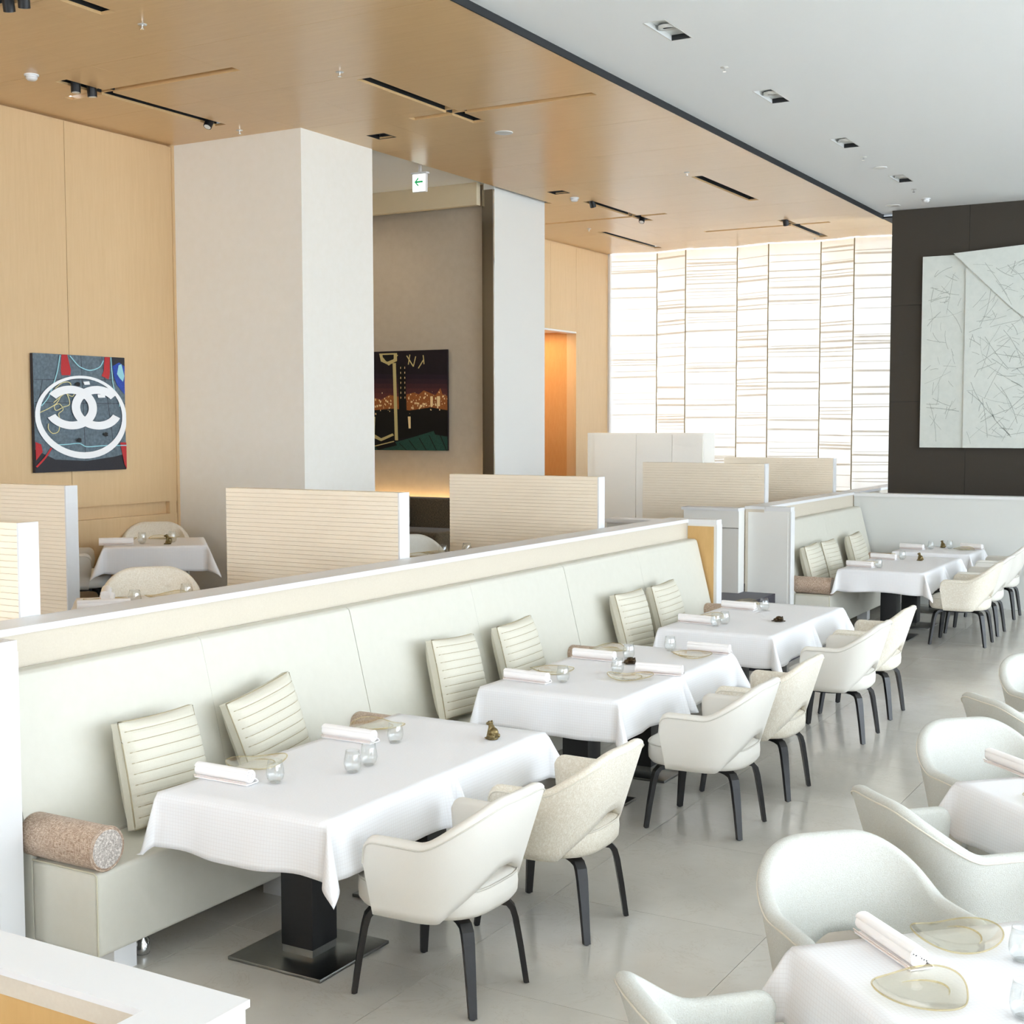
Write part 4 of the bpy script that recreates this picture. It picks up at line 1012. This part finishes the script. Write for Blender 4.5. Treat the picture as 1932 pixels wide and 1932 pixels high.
def frog_mesh(kind):
    mb = MB()
    if kind == 'sit':
        mb.ell((0,.006,.030), (.021,.026,.028), rot=Matrix.Rotation(-.35,3,'X')); mb.ell((0,-.006,.052), (.015,.016,.022), rot=Matrix.Rotation(.35,3,'X'))
        mb.ell((0,-.018,.073), (.014,.021,.010), rot=Matrix.Rotation(.25,3,'X'))
        for s in (-1,1):
            mb.ell((s*.009,-.012,.083), (.0045,.005,.005)); mb.ell((s*.019,.008,.016), (.012,.022,.014)); mb.ell((s*.018,-.014,.005), (.008,.018,.005))
            mb.tube([(s*.013,-.008,.052),(s*.015,-.014,.028),(s*.012,-.022,.006)], [.007,.006,.006], 8); mb.ell((s*.013,-.028,.004), (.008,.011,.004))
        mb.cyl((0,-.002,0), .027, 0, .006, 20)
    else:
        mb.ell((0,.004,.022), (.026,.032,.019)); mb.ell((0,-.030,.026), (.017,.018,.012))
        for s in (-1,1):
            mb.ell((s*.011,-.026,.037), (.005,.006,.006)); mb.ell((s*.026,.014,.013), (.012,.022,.012)); mb.ell((s*.034,-.012,.004), (.012,.012,.004)); mb.ell((s*.036,.030,.004), (.016,.010,.004))
        mb.ell((0,0,.006), (.034,.040,.006))
    me = mb.mesh('frog_body', 'bronze' if kind == 'sit' else 'bronzed'); o = bpy.data.objects.new('tmp', me); COL.objects.link(o)
    rm = o.modifiers.new('r', 'REMESH'); rm.mode = 'VOXEL'; rm.voxel_size = .0022; rm.use_smooth_shade = True
    sm = o.modifiers.new('s', 'SMOOTH'); sm.factor = .5; sm.iterations = 3
    dg = bpy.context.evaluated_depsgraph_get(); out = bpy.data.meshes.new_from_object(o.evaluated_get(dg), depsgraph=dg); bpy.data.objects.remove(o)
    out.name = 'frog_body'; mn = min(v.co.z for v in out.vertices)
    for v in out.vertices: v.co.z -= mn
    return out
FR = {k: frog_mesh(k) for k in ('sit', 'low')}
EYE = MB().ell((0,0,0), (.0022,.0022,.0022), 8, 6).mesh('eye', 'blackm')
def frog(x, y, rz, label, kind='sit', z=TH):
    t = thing('frog_figurine', label, 'figurine', (x, y, z+.0025), rz, 'small bronze frog figurines'); b = share('body', FR[kind], t)
    for s in (-1, 1): share('eye', EYE, b, (s*.0125,-.0145,.084) if kind == 'sit' else (s*.015,-.029,.038))
# --- first banquette table
napkin(-3.775, 4.14, 0, 'rolled napkin at the front left corner of the first banquette table'); plate(-3.83, 4.40, .3, 'wavy amber glass plate by the front left corner of the first table')
glass(-3.57, 4.22, 'tumbler beside the front left napkin of the first table'); napkin(-3.755, 4.97, 0, 'rolled napkin at the back of the first banquette table')
plate(-3.79, 5.24, 1.2, 'amber glass plate at the back corner of the first table', TH, 1); glass(-3.54, 5.04, 'tumbler beside the back napkin of the first table')
glass(-3.39, 4.51, 'left tumbler of the pair in the middle of the first table'); glass(-3.40, 4.64, 'right tumbler of the pair in the middle of the first table')
frog(-3.18, 5.32, -1.75, 'sitting bronze frog on the first banquette table')
# --- second
napkin(-3.735, 6.63, -.05, 'rolled napkin at the front left of the second banquette table'); plate(-3.75, 6.96, .4, 'amber plate at the front left of the second table', TH, 2); glass(-3.54, 6.71, 'tumbler at the front left of the second table')
napkin(-3.715, 7.46, 0, 'rolled napkin at the back left of the second banquette table'); plate(-3.78, 7.80, 1.0, 'amber plate at the back left of the second table', TH, 0); glass(-3.54, 7.60, 'tumbler at the back left of the second table')
glass(-3.38, 7.10, 'tumbler in the middle of the second table beside the front aisle plate'); frog(-3.45, 7.44, .9, 'low crouching bronze frog on the second banquette table', 'low')
plate(-3.25, 7.00, 2.0, 'amber plate at the aisle side of the second table, front one', TH, 1); napkin(-3.16, 7.21, .1, 'rolled napkin behind the front aisle plate of the second table')
plate(-3.23, 7.87, .2, 'amber plate at the aisle side of the second table, far one', TH, 2); napkin(-3.18, 8.05, 0, 'rolled napkin at the far aisle corner of the second table'); glass(-3.43, 8.0, 'tumbler beside the far aisle plate of the second table')
# --- third
napkin(-3.735, 9.20, -.1, 'rolled napkin at the front of the third banquette table'); plate(-3.75, 9.48, .7, 'amber plate at the front of the third table', TH, 0); glass(-3.54, 9.27, 'tumbler at the front of the third table, right one of two'); glass(-3.56, 9.14, 'tumbler at the front of the third table, left one of two')
napkin(-3.73, 10.07, -.1, 'rolled napkin at the back of the third banquette table'); plate(-3.78, 10.36, .2, 'amber plate at the back of the third table', TH, 1); glass(-3.53, 10.11, 'tumbler at the back of the third table')
frog(-3.23, 9.59, .8, 'low crouching bronze frog on the third banquette table', 'low')
# --- fourth and fifth
napkin(-3.75, 13.66, -.2, 'rolled napkin at the front of the large table beyond the steps'); plate(-3.79, 14.0, .2, 'amber plate at the front of the large table beyond the steps', TH, 2); glass(-3.56, 13.68, 'tumbler at the front of the large table beyond the steps')
napkin(-3.74, 14.56, -.2, 'rolled napkin at the back of the large table beyond the steps'); plate(-3.80, 14.86, .5, 'amber plate at the back of the large table beyond the steps', TH, 0); glass(-3.56, 14.66, 'tumbler at the back of the large table beyond the steps')
frog(-3.36, 14.62, -2.0, 'sitting bronze frog on the large table beyond the steps')
napkin(-3.76, 15.92, -.2, 'rolled napkin at the bench side of the small far table'); glass(-3.56, 16.02, 'tumbler at the bench side of the small far table'); glass(-3.38, 16.18, 'tumbler beside the frog on the small far table')
frog(-3.48, 16.28, -2.2, 'sitting bronze frog on the small table by the low white wall'); plate(-3.2, 16.10, 0, 'amber plate on the aisle side of the small far table', TH, 1); napkin(-3.15, 16.28, -.4, 'rolled napkin on the aisle side of the small far table')
# --- right tables
napkin(-.915, 3.70, -.76, 'rolled napkin on the nearest diagonal table at the right'); plate(-.77, 3.45, .6, 'large amber plate at the front of the nearest diagonal table', TH, 0); plate(-.765, 3.88, 2.2, 'large amber plate behind the napkin on the nearest diagonal table', TH, 1)
glass(-.58, 3.81, 'tumbler at the back right of the nearest diagonal table'); glass(-.515, 3.44, 'tumbler in the bottom right corner of the picture')
napkin(-.97, 5.93, -.76, 'rolled napkin on the second diagonal table at the right'); plate(-.72, 5.50, .3, 'amber plate on the second diagonal table', TH, 2)
# --- upper tables
z = ZU+TH
napkin(-8.64, 8.18, PI/4, 'rolled napkin on the upper table in front of the timber wall', z); plate(-8.86, 8.44, .3, 'amber plate at the left of the upper table by the timber wall', z, 0); plate(-8.70, 8.80, 1.3, 'amber plate at the back of the upper table by the timber wall', z, 1)
glass(-8.56, 8.40, 'left tumbler on the upper table by the timber wall', z); glass(-8.40, 8.60, 'tumbler behind the frog on the upper table by the timber wall', z); frog(-8.31, 8.46, -.9, 'sitting bronze frog on the upper table by the timber wall', 'sit', z)
plate(-5.86, 5.46, .5, 'amber plate at the left of the upper table behind the capping', z, 2); napkin(-5.86, 5.46, -PI/4, 'rolled napkin end-on at the upper table behind the capping', z+.024); napkin(-5.64, 5.24, PI/4, 'rolled napkin at the front of the upper table behind the capping', z)
plate(-5.72, 5.80, 1.0, 'amber plate at the back of the upper table behind the capping', z, 0); glass(-5.61, 5.44, 'left tumbler on the upper table behind the capping', z); glass(-5.56, 5.80, 'right tumbler on the upper table behind the capping', z)
plate(-5.79, 8.50, .2, 'amber plate at the front of the upper table between two screens', z, 1); plate(-5.76, 8.80, .9, 'amber plate at the back of the upper table between two screens', z, 2); glass(-5.62, 8.66, 'left tumbler on the upper table between two screens', z); glass(-5.54, 8.88, 'right tumbler on the upper table between two screens', z)
# --- chair by the far windows, only its back edge shows above the partition
chair(-5.28, 18.45, -2.9, 'oatmeal', 'armchair by the far windows, only its curved back above the partition', ZU, G3)
